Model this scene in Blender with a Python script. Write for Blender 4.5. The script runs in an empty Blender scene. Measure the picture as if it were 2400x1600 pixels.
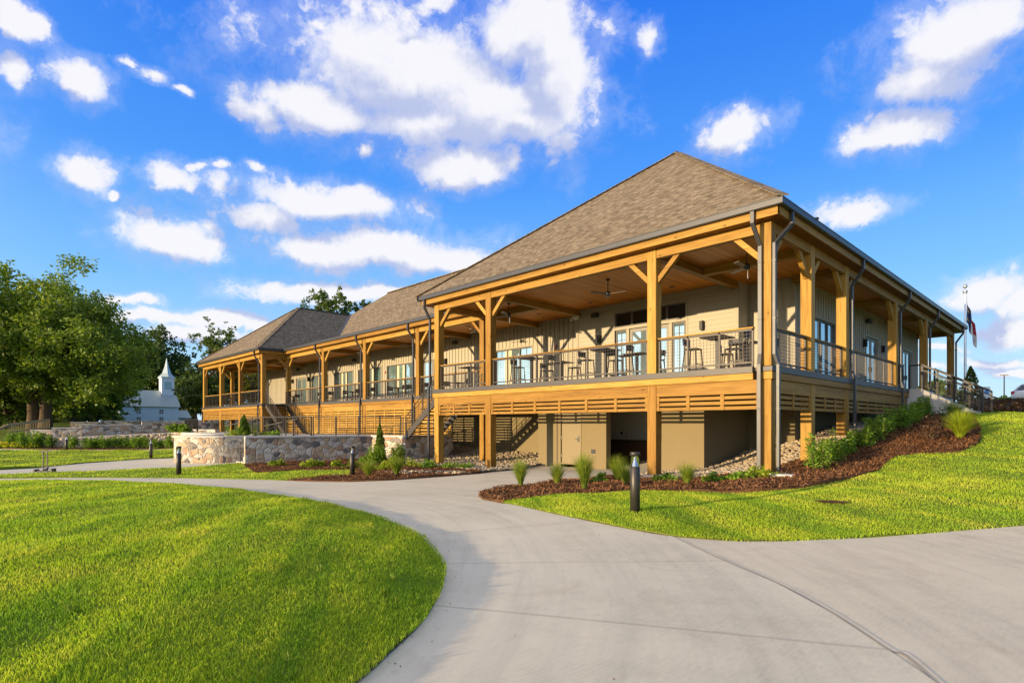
import bpy, bmesh, math, random
import numpy as np
from mathutils import Vector, Matrix
from mathutils.geometry import delaunay_2d_cdt
R = math.radians
SC = bpy.context.scene
COL = SC.collection
# ---------------------------------------------------------------- camera
cam_d = bpy.data.cameras.new('camera'); cam = bpy.data.objects.new('camera', cam_d); COL.objects.link(cam)
cam.location = (6.07, -15.22, 1.6); cam.rotation_euler = (R(90), 0, R(46.13))
cam_d.sensor_width = 36; cam_d.lens = 36*1340/2400; cam_d.shift_y = 194/2400
cam_d.clip_start = .05; cam_d.clip_end = 6000
SC.camera = cam
CF = (-.7209, .6930); CR = (.6930, .7209)
# ---------------------------------------------------------------- exposure
SC.view_settings.view_transform = 'Standard'; SC.view_settings.look = 'None'
SC.view_settings.exposure = 1.0; SC.view_settings.gamma = 1
SC.cycles.max_bounces = 6; SC.cycles.diffuse_bounces = 3; SC.cycles.glossy_bounces = 3
SC.cycles.transparent_max_bounces = 6; SC.cycles.transmission_bounces = 4
SC.cycles.caustics_reflective = False; SC.cycles.caustics_refractive = False
# ---------------------------------------------------------------- sun
SUN_EL = 7.0; SAZ = math.atan2(.22, 1.0)           # light travels toward +Y and a little +X
sd = bpy.data.lights.new('sun', 'SUN'); sd.energy = 3.9; sd.angle = R(.6); sd.color = (1, .75, .43)
sun = bpy.data.objects.new('sun', sd); COL.objects.link(sun)
trav = Vector((math.sin(SAZ)*math.cos(R(SUN_EL)), math.cos(SAZ)*math.cos(R(SUN_EL)), -math.sin(R(SUN_EL))))
sun.rotation_euler = trav.to_track_quat('-Z', 'Y').to_euler(); sun.location = (-20, -60, 20)
# ---------------------------------------------------------------- node helper
class NT:
    def __init__(s, tree): s.t = tree; s.n = tree.nodes; s.l = tree.links
    def node(s, kind, **kw):
        n = s.n.new(kind)
        for k, v in kw.items():
            if k == 'inp':
                for kk, vv in v.items(): s.set(n, kk, vv)
            else: setattr(n, k, v)
        return n
    def set(s, n, key, v):
        sock = n.inputs[key]
        if isinstance(v, bpy.types.NodeSocket): s.l.new(v, sock)
        else:
            if isinstance(v, tuple) and len(v) == 3 and sock.type == 'RGBA': v = v + (1,)
            sock.default_value = v
    def math(s, op, a, b=0., c=None, clamp=False):
        n = s.n.new('ShaderNodeMath'); n.operation = op; n.use_clamp = clamp
        s.set(n, 0, a); s.set(n, 1, b)
        if c is not None: s.set(n, 2, c)
        return n.outputs[0]
    def vec(s, op, a, b=(0, 0, 0), out=0):
        n = s.n.new('ShaderNodeVectorMath'); n.operation = op; s.set(n, 0, a)
        if b is not None: s.set(n, 1, b)
        return n.outputs[out]
    def mix(s, fac, a, b, blend='MIX'):
        n = s.n.new('ShaderNodeMix'); n.data_type = 'RGBA'; n.blend_type = blend
        s.set(n, 0, fac); s.set(n, 6, a); s.set(n, 7, b)
        return n.outputs[2]
    def ramp(s, fac, stops, interp='LINEAR'):
        n = s.n.new('ShaderNodeValToRGB'); n.color_ramp.interpolation = interp
        e = n.color_ramp.elements
        while len(e) < len(stops): e.new(.5)
        for q, (p, c) in zip(e, stops): q.position = p; q.color = tuple(c) + (1,) if len(c) == 3 else c
        s.set(n, 0, fac); return n.outputs[0]
    def noise(s, v, scale=5, detail=3, rough=.5, out=0, dist=0., dims='3D'):
        n = s.n.new('ShaderNodeTexNoise'); n.noise_dimensions = dims
        if v is not None: s.set(n, 'Vector', v)
        n.inputs['Scale'].default_value = scale; n.inputs['Detail'].default_value = detail
        n.inputs['Roughness'].default_value = rough; n.inputs['Distortion'].default_value = dist
        return n.outputs[out]
    def smooth(s, x, lo, hi):
        n = s.n.new('ShaderNodeMapRange'); n.interpolation_type = 'SMOOTHSTEP'
        s.set(n, 0, x); s.set(n, 1, lo); s.set(n, 2, hi); return n.outputs[0]
# ---------------------------------------------------------------- sky with clouds (fixed to compass directions)
W = bpy.data.worlds.new('World'); SC.world = W; W.use_nodes = True
wt = NT(W.node_tree); wt.n.clear()
sky = wt.node('ShaderNodeTexSky', sky_type='NISHITA', sun_disc=False, sun_elevation=R(SUN_EL), sun_rotation=math.pi+SAZ,
              altitude=200, air_density=1.0, dust_density=.4, ozone_density=3.0)
geo = wt.node('ShaderNodeTexCoord'); D = wt.vec('NORMALIZE', geo.outputs['Generated'], None)
sx = wt.node('ShaderNodeSeparateXYZ', inp={0: D})
az = wt.math('ARCTAN2', wt.math('MULTIPLY', sx.outputs[0], -1.), sx.outputs[1])      # 0 at +Y, positive toward -X
el = wt.math('ARCSINE', sx.outputs[2])
base = wt.node('ShaderNodeCombineXYZ', inp={0: az, 1: el, 2: 0.}).outputs[0]
def cpx(x, y):                              # photo pixel -> (azimuth, elevation)
    a = (x-1200)/1340; b = (994-y)/1340
    return (R(46.13)-math.atan(a), math.atan(b/math.sqrt(1+a*a)))
CL = [  # x, y, half width, half height in the 2400 px photograph
 (960,180,330,150),(900,120,200,110),(1010,300,230,60),(780,270,130,50),(1290,180,110,190),(1250,40,120,90),(1230,250,130,70),(700,240,110,70),(1100,250,200,120),(1200,90,170,115),(1290,110,110,120),(1200,290,190,70),(1070,385,140,45),(1180,370,60,45),(620,270,50,50),
 (1530,90,38,60),(40,40,80,45),(20,170,60,60),(185,175,80,48),(190,400,85,48),(405,415,65,40),(590,405,35,26),(280,450,28,16),(370,175,60,22),
 (520,398,30,18),(480,397,22,15),(300,140,24,16),(455,212,34,14),(730,60,40,22),(1010,20,60,30),(2230,90,220,120),(2150,190,130,70),(2330,40,160,90),(1725,320,75,65),(2075,315,115,55),(1990,490,105,26),
 (750,480,210,50),(620,520,90,36),(850,470,120,40),(400,560,135,58),(480,590,70,32),(900,595,270,62),(1050,610,130,46),(760,590,140,45),(740,690,200,32),(860,700,110,26),
 (350,745,190,24),(560,755,140,20),(480,790,160,20),(860,350,28,22),(300,700,80,14),
 (2310,675,100,40),(2400,690,70,45),(2380,770,75,42),(2260,690,60,20),(2330,840,110,16),(2200,820,80,14),(2120,800,50,12),(2390,860,90,12),(2150,870,70,10),
 (-250,200,200,110),(-500,420,260,120),(2750,300,260,130),(3000,620,300,90),(-300,700,250,60),(1200,-300,420,170),(300,-350,260,120),(2200,-300,300,150)]
nz = wt.node('ShaderNodeTexNoise', inp={'Vector': D}); nz.inputs['Scale'].default_value = 6; nz.inputs['Detail'].default_value = 8; nz.inputs['Roughness'].default_value = .62
wv = wt.vec('MULTIPLY', wt.vec('SUBTRACT', nz.outputs[1], (.5, .5, .5)), (.13, .08, 0))
def density(shift):
    P = wt.vec('ADD', wt.vec('ADD', base, wv), shift) if shift else wt.vec('ADD', base, wv)
    tot = None
    for (x, y, rx, ry) in CL:
        c = cpx(x, y); e1 = cpx(x+rx, y); e2 = cpx(x, y-ry)
        ra = abs(e1[0]-c[0]); re = abs(e2[1]-c[1])
        q = wt.vec('MULTIPLY', wt.vec('SUBTRACT', P, (c[0], c[1], 0.)), (1/ra, 1/re, 0.))
        ln = wt.vec('LENGTH', q, None, out=1)
        v = wt.math('SUBTRACT', 1.15 if rx > 62 else .88, ln, clamp=False)
        tot = v if tot is None else wt.math('SMOOTH_MAX', tot, v, .25)
    return tot
d0 = density(None)
Dw = wt.vec('ADD', D, wt.vec('MULTIPLY', wt.vec('SUBTRACT', nz.outputs[1], (.5, .5, .5)), (.10, .10, .10)))
def billow(P):
    n = wt.node('ShaderNodeTexVoronoi', feature='F1', normalize=True, inp={'Vector': P}); n.inputs['Scale'].default_value = 20; n.inputs['Detail'].default_value = 5; n.inputs['Roughness'].default_value = .58; n.inputs['Lacunarity'].default_value = 2.3
    return wt.math('SUBTRACT', .86, n.outputs['Distance'])
fine = wt.math('ADD', wt.math('MULTIPLY', wt.noise(Dw, 13, 8, .6), .52), wt.math('MULTIPLY', billow(Dw), .48))
amp = wt.math('SUBTRACT', 3.8, wt.math('MULTIPLY', wt.smooth(d0, .15, .7), 2.5))
dens = wt.math('ADD', wt.math('MINIMUM', d0, .75), wt.math('MULTIPLY', wt.math('SUBTRACT', fine, .5), amp))
mask = wt.math('MAXIMUM', wt.smooth(dens, .08, .70), wt.math('MULTIPLY', wt.smooth(wt.math('ADD', dens, wt.math('MULTIPLY', wt.math('SUBTRACT', wt.noise(Dw, 30, 8, .7), .5), 1.2)), -.5, .55), .26))
d1 = density((-.022, .038, 0.))                 # the cloud toward the light: thick there means shaded here
fine_up = wt.noise(wt.vec('ADD', Dw, (-.012, -.006, .022)), 13, 8, .6); fine_lo = wt.noise(Dw, 13, 8, .6)
lit = wt.math('ADD', wt.math('MULTIPLY', wt.math('SUBTRACT', d0, d1), 1.6), wt.math('MULTIPLY', wt.math('SUBTRACT', fine_lo, fine_up), 1.7))
ccol = wt.mix(wt.smooth(lit, -.55, .55), (.50, .56, .80), (.93, .92, .95))
hs = wt.node('ShaderNodeHueSaturation', inp={'Saturation': 1.2, 'Value': 1.0, 'Color': sky.outputs[0]})
grad = wt.ramp(sx.outputs[2], [(0, (.62, .83, .96)), (.09, (.46, .74, .98)), (.22, (.22, .54, 1.0)), (.38, (.08, .33, .97)), (.6, (.024, .19, .88)), (.72, (.34, .39, .46)), (1, (.50, .49, .455))])  # pale stops overhead, out of view, added as neutral fill light
SKYK = 5.6
skyc = wt.mix(.15, wt.vec('MULTIPLY', grad, (SKYK, SKYK, SKYK)), hs.outputs[0])
sdir = tuple(-trav)
glow = wt.math('POWER', wt.smooth(wt.vec('DOT_PRODUCT', D, sdir, out=1), .05, 1.), 1.6)      # the bright warm sky round the low sun, behind the camera
skyc = wt.vec('ADD', skyc, wt.vec('MULTIPLY', wt.node('ShaderNodeCombineXYZ', inp={0: glow, 1: glow, 2: glow}).outputs[0], (8., 6.6, 4.8)))
CLK = 5.2
cl = wt.vec('MULTIPLY', ccol, (CLK, CLK, CLK))
hz = wt.smooth(sx.outputs[2], .0, .05)
fin = wt.mix(wt.math('MULTIPLY', wt.math('MULTIPLY', mask, .96), hz), skyc, cl)
bg = wt.node('ShaderNodeBackground', inp={'Color': fin, 'Strength': .1})
wo = wt.node('ShaderNodeOutputWorld', inp={0: bg.outputs[0]})
W.cycles.sampling_method = 'MANUAL'; W.cycles.sample_map_resolution = 512
# ---------------------------------------------------------------- materials
MATS = {}
def mat(name):
    m = bpy.data.materials.new(name); m.use_nodes = True
    t = NT(m.node_tree); p = t.n['Principled BSDF']; MATS[name] = m
    return m, t, p
def oc(t, out='Object'): return t.node('ShaderNodeTexCoord').outputs[out]
def scl(t, v, s): return t.vec('MULTIPLY', v, s)
def bump(t, p, h, st=.3, dist=.02):
    b = t.node('ShaderNodeBump', inp={'Height': h, 'Strength': st, 'Distance': dist}); t.set(p, 'Normal', b.outputs[0])
def plain(name, col, rough=.5, metal=0., nz=.12, sc=6, spec=.5):
    m, t, p = mat(name); v = oc(t)
    n = t.noise(v, sc, 4, .6)
    k = t.math('ADD', 1-nz, t.math('MULTIPLY', n, 2*nz))
    c = t.vec('MULTIPLY', col, t.node('ShaderNodeCombineXYZ', inp={0: k, 1: k, 2: k}).outputs[0])
    t.set(p, 'Base Color', c); t.set(p, 'Roughness', t.math('ADD', rough-.06, t.math('MULTIPLY', n, .12)))
    p.inputs['Metallic'].default_value = metal; p.inputs['Specular IOR Level'].default_value = spec
    return m
def wood(name, axis, c0, c1, c2, rough=.6, plank=0, pl_axis=0):
    m, t, p = mat(name); v = oc(t)
    s = [9., 9., 9.]; s[axis] = .55
    g = t.noise(scl(t, v, tuple(s)), 2.2, 6, .65, dist=.6)
    big = t.noise(scl(t, v, tuple(x*.22 for x in s)), 1.6, 2, .5)
    f = t.math('ADD', t.math('MULTIPLY', g, .65), t.math('MULTIPLY', big, .35))
    col = t.ramp(f, [(.34, c0), (.5, c1), (.66, c2)])
    ks = [3.4, 3.4, 3.4]; ks[axis] = 1.25                          # knots
    vo = t.node('ShaderNodeTexVoronoi', inp={'Vector': scl(t, v, tuple(ks))}); vo.inputs['Scale'].default_value = 1.3
    kn = t.math('MULTIPLY', t.math('SUBTRACT', 1., t.smooth(vo.outputs[0], .04, .13)), .85)
    col = t.mix(kn, col, tuple(x*.3 for x in c0))
    oi = t.node('ShaderNodeObjectInfo').outputs['Random']; kk = t.math('ADD', .74, t.math('MULTIPLY', oi, .46)); col = t.vec('MULTIPLY', col, t.node('ShaderNodeCombineXYZ', inp={0: kk, 1: t.math('POWER', kk, 1.25), 2: t.math('POWER', kk, 1.5)}).outputs[0])
    if plank:
        sp = t.node('ShaderNodeSeparateXYZ', inp={0: v}); q = t.math('DIVIDE', sp.outputs[pl_axis], plank)
        fr = t.math('FRACT', q); wn = t.node('ShaderNodeTexWhiteNoise', noise_dimensions='1D'); t.set(wn, 'W', t.math('FLOOR', q))
        col = t.mix(.5, col, t.ramp(wn.outputs[0], [(0, c0), (.5, c1), (1, c2)]))
        gap = t.math('LESS_THAN', fr, .07); col = t.mix(t.math('MULTIPLY', gap, .8), col, tuple(x*.15 for x in c0))
    t.set(p, 'Base Color', col); p.inputs['Roughness'].default_value = rough; p.inputs['Specular IOR Level'].default_value = .2
    bump(t, p, g, .12, .01)
    return m
CEDAR = ((.195, .095, .015), (.32, .173, .029), (.42, .245, .055))
WX = wood('cedar_along_x', 0, *CEDAR); WY = wood('cedar_along_y', 1, *CEDAR); WZ = wood('cedar_upright', 2, *CEDAR)
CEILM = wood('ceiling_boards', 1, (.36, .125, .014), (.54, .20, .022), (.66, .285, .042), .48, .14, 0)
SOFFSHADEM = wood('soffit_shade_boards', 1, (.13, .045, .008), (.20, .075, .012), (.27, .11, .02), .5, .14, 0)  # shade under the eaves is put into this darker wood colour
DECKM = wood('deck_boards', 0, (.17, .14, .11), (.23, .19, .15), (.28, .24, .19), .7, .14, 1)
METAL = plain('bronze_metal', (.046, .047, .052), .42, .25, .06)
TRIMM = plain('deck_trim_metal', (.06, .055, .052), .5, .2, .06)
RAILM = plain('railing_steel', (.05, .041, .034), .5, .2, .08)
BLACKM = plain('black_steel', (.013, .012, .012), .5, .2, .1)
WIREM = plain('wire', (.045, .04, .036), .5, .5, .05)
SIDING = plain('beige_siding', (.375, .34, .26), .65, 0, .05, 3)
TRIMB = plain('beige_trim', (.33, .295, .22), .6, 0, .05, 3)
STUCCO = plain('olive_stucco', (.20, .155, .078), .9, 0, .10, 1.2)
STUCCOD = plain('olive_door_paint', (.21, .163, .084), .55, 0, .04, 2)
TILEW = plain('pale_wall_tile', (.55, .53, .47), .5, 0, .05)
COUNTER = plain('dark_counter', (.02, .016, .014), .3, 0, .1)
CABINET = plain('dark_cabinet', (.05, .024, .012), .5, 0, .2)
CHROME = plain('chrome', (.8, .8, .8), .15, 1., .02)
WHITE = plain('white_paint', (.68, .68, .66), .5, 0, .04, 2)
DARKF = plain('dark_plastic', (.02, .02, .022), .45, 0, .1)
STOOLM = plain('stool_frame', (.07, .055, .04), .5, 0, .15)
SEATM = plain('stool_seat', (.018, .018, .022), .55, 0, .1)
TABLEM = plain('table_top', (.05, .03, .02), .4, 0, .2)
WINFR = plain('window_frame', (.10, .09, .075), .5, 0, .06)
DOORFR = plain('door_frame', (.21, .195, .165), .5, 0, .05)
CURTAIN = plain('curtain', (.62, .56, .40), .8, 0, .1)
REDP = plain('red_plastic', (.5, .02, .015), .4)
GLASSM, _t, _p = mat('window_glass')
_v = oc(_t); _p.inputs['Metallic'].default_value = .75; _p.inputs['Roughness'].default_value = .03
_t.set(_p, 'Base Color', _t.ramp(_t.noise(_v, .8, 2), [(.35, (.30, .44, .50)), (.65, (.46, .63, .70))]))
bump(_t, _p, _t.noise(_v, 1.1, 1), .02, .05)
DGLASS, _t, _p = mat('dark_glass'); _p.inputs['Base Color'].default_value = (.02, .022, .024, 1); _p.inputs['Roughness'].default_value = .05
def roofmat(name, c0, c1, c2):
    m, t, p = mat(name); uv = oc(t, 'UV')
    b = t.node('ShaderNodeTexBrick', inp={'Vector': uv, 'Color1': (1., 1., 1.), 'Color2': (0., 0., 0.), 'Mortar': (.5, .5, .5)})
    b.inputs['Scale'].default_value = 1; b.inputs['Mortar Size'].default_value = .012; b.inputs['Brick Width'].default_value = .21; b.inputs['Row Height'].default_value = .125
    b.offset = .37; b.inputs['Bias'].default_value = 0
    n = t.noise(uv, 5, 4, .7); n2 = t.noise(uv, .35, 3, .6); n3 = t.noise(uv, 60, 2, .7)
    f = t.math('ADD', t.math('MULTIPLY', b.outputs[0], .52), t.math('ADD', t.math('MULTIPLY', n, .22), t.math('ADD', t.math('MULTIPLY', n2, .06), t.math('MULTIPLY', n3, .24))))
    col = t.ramp(f, [(.3, c0), (.55, c1), (.8, c2)])
    sp = t.node('ShaderNodeSeparateXYZ', inp={0: uv}); fr = t.math('FRACT', t.math('DIVIDE', sp.outputs[1], .125))
    col = t.mix(t.math('MULTIPLY', t.math('LESS_THAN', fr, .13), .55), col, tuple(x*.35 for x in c0))
    t.set(p, 'Base Color', col); p.inputs['Roughness'].default_value = .92; p.inputs['Specular IOR Level'].default_value = .2
    h = t.math('ADD', t.math('MULTIPLY', fr, -1.), t.math('MULTIPLY', b.outputs[0], .5)); bump(t, p, h, .55, .02)
    return m
ROOFM = roofmat('roof_shingles', (.115, .086, .056), (.19, .146, .096), (.285, .227, .158))
def concrete(name, tint):
    m, t, p = mat(name); v = oc(t)
    a = t.noise(v, .35, 5, .62); b = t.noise(v, 2.2, 6, .7); c = t.noise(v, 40, 3, .6)
    br = t.noise(scl(t, v, (14., 2., 1.)), 3., 3, .6)
    f = t.math('ADD', t.math('ADD', t.math('MULTIPLY', a, .45), t.math('MULTIPLY', b, .25)), t.math('ADD', t.math('MULTIPLY', c, .1), t.math('MULTIPLY', br, .2)))
    col = t.ramp(f, [(.32, tuple(x*.74 for x in tint)), (.5, tint), (.7, tuple(min(1, x*1.16) for x in tint))])
    vc = t.vec('SUBTRACT', v, (-5., -17.5, 0.)); sp = t.node('ShaderNodeSeparateXYZ', inp={0: vc}); rr = t.vec('LENGTH', t.vec('MULTIPLY', vc, (1., 1., 0.)), None, out=1); an = t.math('ARCTAN2', sp.outputs[1], sp.outputs[0])
    arc = t.noise(t.node('ShaderNodeCombineXYZ', inp={0: t.math('MULTIPLY', rr, 3.2), 1: t.math('MULTIPLY', an, 1.6), 2: 0.}).outputs[0], 1.4, 5, .68)
    col = t.vec('MULTIPLY', col, t.ramp(arc, [(.32, (.89, .89, .90)), (.5, (1., 1., 1.)), (.68, (1.06, 1.05, 1.03))]))
    st = t.smooth(t.noise(v, .8, 4, .7, dist=1.2), .56, .75); col = t.mix(t.math('MULTIPLY', st, .28), col, (.42, .30, .20))
    dk = t.smooth(t.noise(scl(t, v, (.5, 1.6, 1.)), 1.3, 5, .75, dist=2.), .6, .74); col = t.mix(t.math('MULTIPLY', dk, .12), col, (.2, .19, .18))
    t.set(p, 'Base Color', col); p.inputs['Roughness'].default_value = .85; p.inputs['Specular IOR Level'].default_value = .25
    bump(t, p, t.math('ADD', br, t.math('MULTIPLY', c, .6)), .18, .004)
    return m
CONC = concrete('path_concrete', (.615, .565, .445)); CONC2 = concrete('drive_concrete', (.615, .55, .425)); CONC3 = concrete('cast_concrete', (.50, .48, .44))
def stone(name, uvsc=1.):
    m, t, p = mat(name); uv = t.vec('ADD', oc(t, 'UV'), t.vec('MULTIPLY', t.vec('SUBTRACT', t.noise(oc(t, 'UV'), 2.2, 2, out=1), (.5, .5, .5)), (.16, .16, 0.)))
    uv = scl(t, uv, (uvsc*1., uvsc*1.25, 1.))
    def vor(feat):
        n = t.node('ShaderNodeTexVoronoi', voronoi_dimensions='2D', feature=feat, inp={'Vector': uv}); n.inputs['Scale'].default_value = 3.3; n.inputs['Randomness'].default_value = .95; return n
    f1 = vor('F1'); ed = vor('DISTANCE_TO_EDGE')
    sp = t.node('ShaderNodeSeparateColor', inp={0: f1.outputs['Color']})
    col = t.ramp(sp.outputs[0], [(0, (.24, .21, .175)), (.17, (.46, .425, .36)), (.36, (.44, .325, .20)), (.54, (.53, .46, .35)), (.70, (.36, .23, .15)), (.80, (.57, .52, .43)), (.955, (.13, .12, .115))], 'CONSTANT')
    n = t.noise(oc(t, 'UV'), 11, 5, .7); col = t.mix(.45, col, t.vec('MULTIPLY', col, t.ramp(n, [(.3, (.55, .52, .5)), (.7, (1.5, 1.45, 1.4))])))
    mo = t.math('SUBTRACT', 1., t.smooth(ed.outputs['Distance'], .012, .035)); col = t.mix(mo, col, (.42, .385, .33))
    t.set(p, 'Base Color', col); p.inputs['Roughness'].default_value = .85
    bump(t, p, t.math('ADD', t.smooth(ed.outputs['Distance'], .0, .14), t.math('MULTIPLY', n, .35)), .8, .05)
    return m
STONEM = stone('fieldstone'); CAPM = concrete('cap_stone', (.56, .53, .48))
def ground(name, cols, sc, bm=.5, dist=.03):
    m, t, p = mat(name); v = oc(t)
    n = t.noise(v, sc, 6, .7); n2 = t.noise(v, sc*.12, 3, .6); f = t.math('ADD', t.math('MULTIPLY', n, .65), t.math('MULTIPLY', n2, .35))
    t.set(p, 'Base Color', t.ramp(f, [(.3, cols[0]), (.5, cols[1]), (.7, cols[2])])); p.inputs['Roughness'].default_value = .95; p.inputs['Specular IOR Level'].default_value = .1
    bump(t, p, n, bm, dist); return m
SOIL = ground('turf_soil', ((.09, .13, .014), (.13, .18, .018), (.18, .20, .035)), 9)
MULCH = ground('mulch', ((.055, .027, .014), (.12, .062, .031), (.20, .11, .056)), 22, .9, .05)
CHIPM = ground('mulch_chips', ((.085, .037, .016), (.20, .094, .043), (.35, .19, .095)), 13, .2)
ROCKM = ground('river_rock', ((.20, .155, .10), (.40, .32, .215), (.56, .48, .36)), 3.5, .15)
GRAVB = ground('rock_bed', ((.05, .04, .028), (.10, .08, .055), (.15, .12, .08)), 14, .8, .06)
def leaf(name, cols, sc=.5, trans=.35, fine=9., rough=.55, w2=.5, band=None):
    m, t, p = mat(name); v = oc(t)
    n = t.noise(v, sc, 3, .6); n2 = t.noise(v, fine, 2, .6); f = t.math('ADD', t.math('MULTIPLY', n, 1-w2), t.math('MULTIPLY', n2, w2))
    col = t.ramp(f, [(.32, cols[0]), (.5, cols[1]), (.68, cols[2])])
    if band:                                                       # mowing lanes and lush patches, with streaks of shading put into the colour
        bn = t.noise(t.vec('MULTIPLY', t.node('ShaderNodeVectorRotate', rotation_type='Z_AXIS', inp={'Vector': v, 'Angle': .55}).outputs[0], (.22, 1.5, 0.)), 1.0, 4, .62)
        col = t.mix(t.math('MULTIPLY', t.smooth(bn, .44, .60), .75), col, band)
    t.set(p, 'Base Color', col); p.inputs['Roughness'].default_value = rough; p.inputs['Specular IOR Level'].default_value = .3
    tr = t.node('ShaderNodeBsdfTranslucent', inp={'Color': t.vec('MULTIPLY', col, (1.15, 1.25, .55))})
    mx = t.node('ShaderNodeMixShader', inp={0: trans, 1: p.outputs[0], 2: tr.outputs[0]})
    t.l.new(mx.outputs[0], t.n['Material Output'].inputs[0]); return m
GRASSM = leaf('grass_blades', ((.30, .45, .026), (.46, .565, .036), (.64, .62, .085)), .8, .42, 11., w2=.3, band=(.215, .38, .028))
OAKM = leaf('oak_leaves', ((.06, .11, .016), (.15, .225, .022), (.37, .40, .05)), .8)
DARKL = leaf('dark_leaves', ((.035, .065, .018), (.07, .11, .022), (.14, .17, .03)), .3)
PINEL = leaf('pine_needles', ((.035, .07, .014), (.08, .13, .02), (.16, .19, .03)), .4)
GOLDL = leaf('gold_leaves', ((.22, .16, .015), (.36, .25, .02), (.45, .33, .03)), .6)
SHRUBL = leaf('shrub_leaves', ((.07, .15, .014), (.15, .27, .02), (.32, .40, .035)), 2.2)
ARBL = leaf('arborvitae_leaves', ((.05, .10, .010), (.11, .18, .014), (.20, .26, .02)), 2.)
PLUML = leaf('plum_leaves', ((.045, .022, .016), (.09, .045, .028), (.14, .09, .035)), 2.)
REEDL = leaf('ornamental_grass', ((.09, .15, .014), (.20, .27, .025), (.36, .38, .06)), 2.5, .35)
LIMEL = leaf('lime_leaves', ((.13, .20, .012), (.25, .32, .018), (.42, .45, .03)), 3.)
YELLOWF = leaf('yellow_flowers', ((.55, .42, .01), (.75, .6, .015), (.8, .7, .04)), 5.)
BARK = ground('bark', ((.055, .04, .028), (.11, .08, .055), (.17, .125, .085)), 7, .8, .06)
TIMBER = plain('pale_timber', (.48, .36, .20), .8, 0, .2)
TINROOF = plain('pale_metal_roof', (.34, .42, .43), .4, .3, .08)
CARP = plain('white_car_paint', (.72, .73, .74), .25, 0, .02)
REDL = plain('tail_light_red', (.35, .01, .015), .2)
STEELP = plain('brushed_steel', (.55, .56, .58), .3, .9, .04)
BOLM = plain('bollard_bronze', (.045, .040, .034), .42, .4, .08)
CLEARM, _t, _p = mat('lamp_glass'); _p.inputs['Base Color'].default_value = (.95, .95, .95, 1); _p.inputs['Roughness'].default_value = .02
_p.inputs['Transmission Weight'].default_value = 1.; _p.inputs['IOR'].default_value = 1.1
# ---------------------------------------------------------------- geometry helpers
class MB:
    def __init__(s): s.v = []; s.f = []; s.uv = []
    def box(s, x0, x1, y0, y1, z0, z1):
        if x0 > x1: x0, x1 = x1, x0
        if y0 > y1: y0, y1 = y1, y0
        b = len(s.v); s.v += [(x, y, z) for z in (z0, z1) for (x, y) in ((x0, y0), (x1, y0), (x1, y1), (x0, y1))]
        s.f += [tuple(b+i for i in q) for q in ((3, 2, 1, 0), (4, 5, 6, 7), (0, 1, 5, 4), (1, 2, 6, 5), (2, 3, 7, 6), (3, 0, 4, 7))]
        return s
    def bar(s, p0, p1, w, h=None, up=(0, 0, 1)):                   # rectangular bar between two points; w across, h along up
        h = h or w; a = Vector(p0); c = Vector(p1); d = (c-a).normalized(); u = Vector(up)
        if abs(d.dot(u)) > .999: u = Vector((0, 1, 0))
        sd_ = d.cross(u).normalized(); u = sd_.cross(d).normalized(); b = len(s.v)
        for q in (a, c):
            for i, j in ((-1, -1), (1, -1), (1, 1), (-1, 1)): s.v.append(tuple(q + sd_*(i*w/2) + u*(j*h/2)))
        s.f += [tuple(b+i for i in q) for q in ((0, 1, 2, 3), (7, 6, 5, 4), (0, 4, 5, 1), (1, 5, 6, 2), (2, 6, 7, 3), (3, 7, 4, 0))]
        return s
    def path(s, pts, w, h, up=(0, 0, 1)):
        for a, c in zip(pts, pts[1:]): s.bar(a, c, w, h, up)
        return s
    def tube(s, pts, rad, n=8, cap=True):
        pts = [Vector(p) for p in pts]; rad = rad if isinstance(rad, (list, tuple)) else [rad]*len(pts); b = len(s.v)
        ref = None
        for i, p in enumerate(pts):
            d = (pts[min(i+1, len(pts)-1)]-pts[max(i-1, 0)]).normalized()
            if ref is None: ref = d.orthogonal().normalized()
            ref = (ref - d*ref.dot(d)).normalized(); o = d.cross(ref)
            for k in range(n):
                a = 2*math.pi*k/n; s.v.append(tuple(p + (ref*math.cos(a)+o*math.sin(a))*rad[i]))
        for i in range(len(pts)-1):
            for k in range(n): s.f.append((b+i*n+k, b+i*n+(k+1) % n, b+(i+1)*n+(k+1) % n, b+(i+1)*n+k))
        if cap: s.f.append(tuple(b+k for k in range(n))[::-1]); s.f.append(tuple(b+(len(pts)-1)*n+k for k in range(n)))
        return s
    def lathe(s, prof, c=(0, 0, 0), n=20):                         # prof: (radius, z)
        b = len(s.v)
        for r, z in prof:
            for k in range(n):
                a = 2*math.pi*k/n; s.v.append((c[0]+r*math.cos(a), c[1]+r*math.sin(a), c[2]+z))
        for i in range(len(prof)-1):
            for k in range(n): s.f.append((b+i*n+k, b+i*n+(k+1) % n, b+(i+1)*n+(k+1) % n, b+(i+1)*n+k))
        s.f.append(tuple(b+k for k in range(n))[::-1]); s.f.append(tuple(b+(len(prof)-1)*n+k for k in range(n)))
        return s
    def poly(s, pts): b = len(s.v); s.v += [tuple(p) for p in pts]; s.f.append(tuple(range(b, b+len(pts)))); return s
    def prism(s, poly, z0, z1):                                    # upright prism over a plan polygon (counter-clockwise)
        n = len(poly); b = len(s.v); s.v += [(x, y, z0) for x, y in poly] + [(x, y, z1) for x, y in poly]
        s.f.append(tuple(b+i for i in range(n))[::-1]); s.f.append(tuple(b+n+i for i in range(n)))
        for i in range(n): j = (i+1) % n; s.f.append((b+i, b+j, b+n+j, b+n+i))
        return s
    def build(s, name, m, parent=None, smooth=False, bevel=0.):
        me = bpy.data.meshes.new(name); me.from_pydata(s.v, [], s.f); me.update()
        return link(name, me, m, parent, smooth, bevel)
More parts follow.
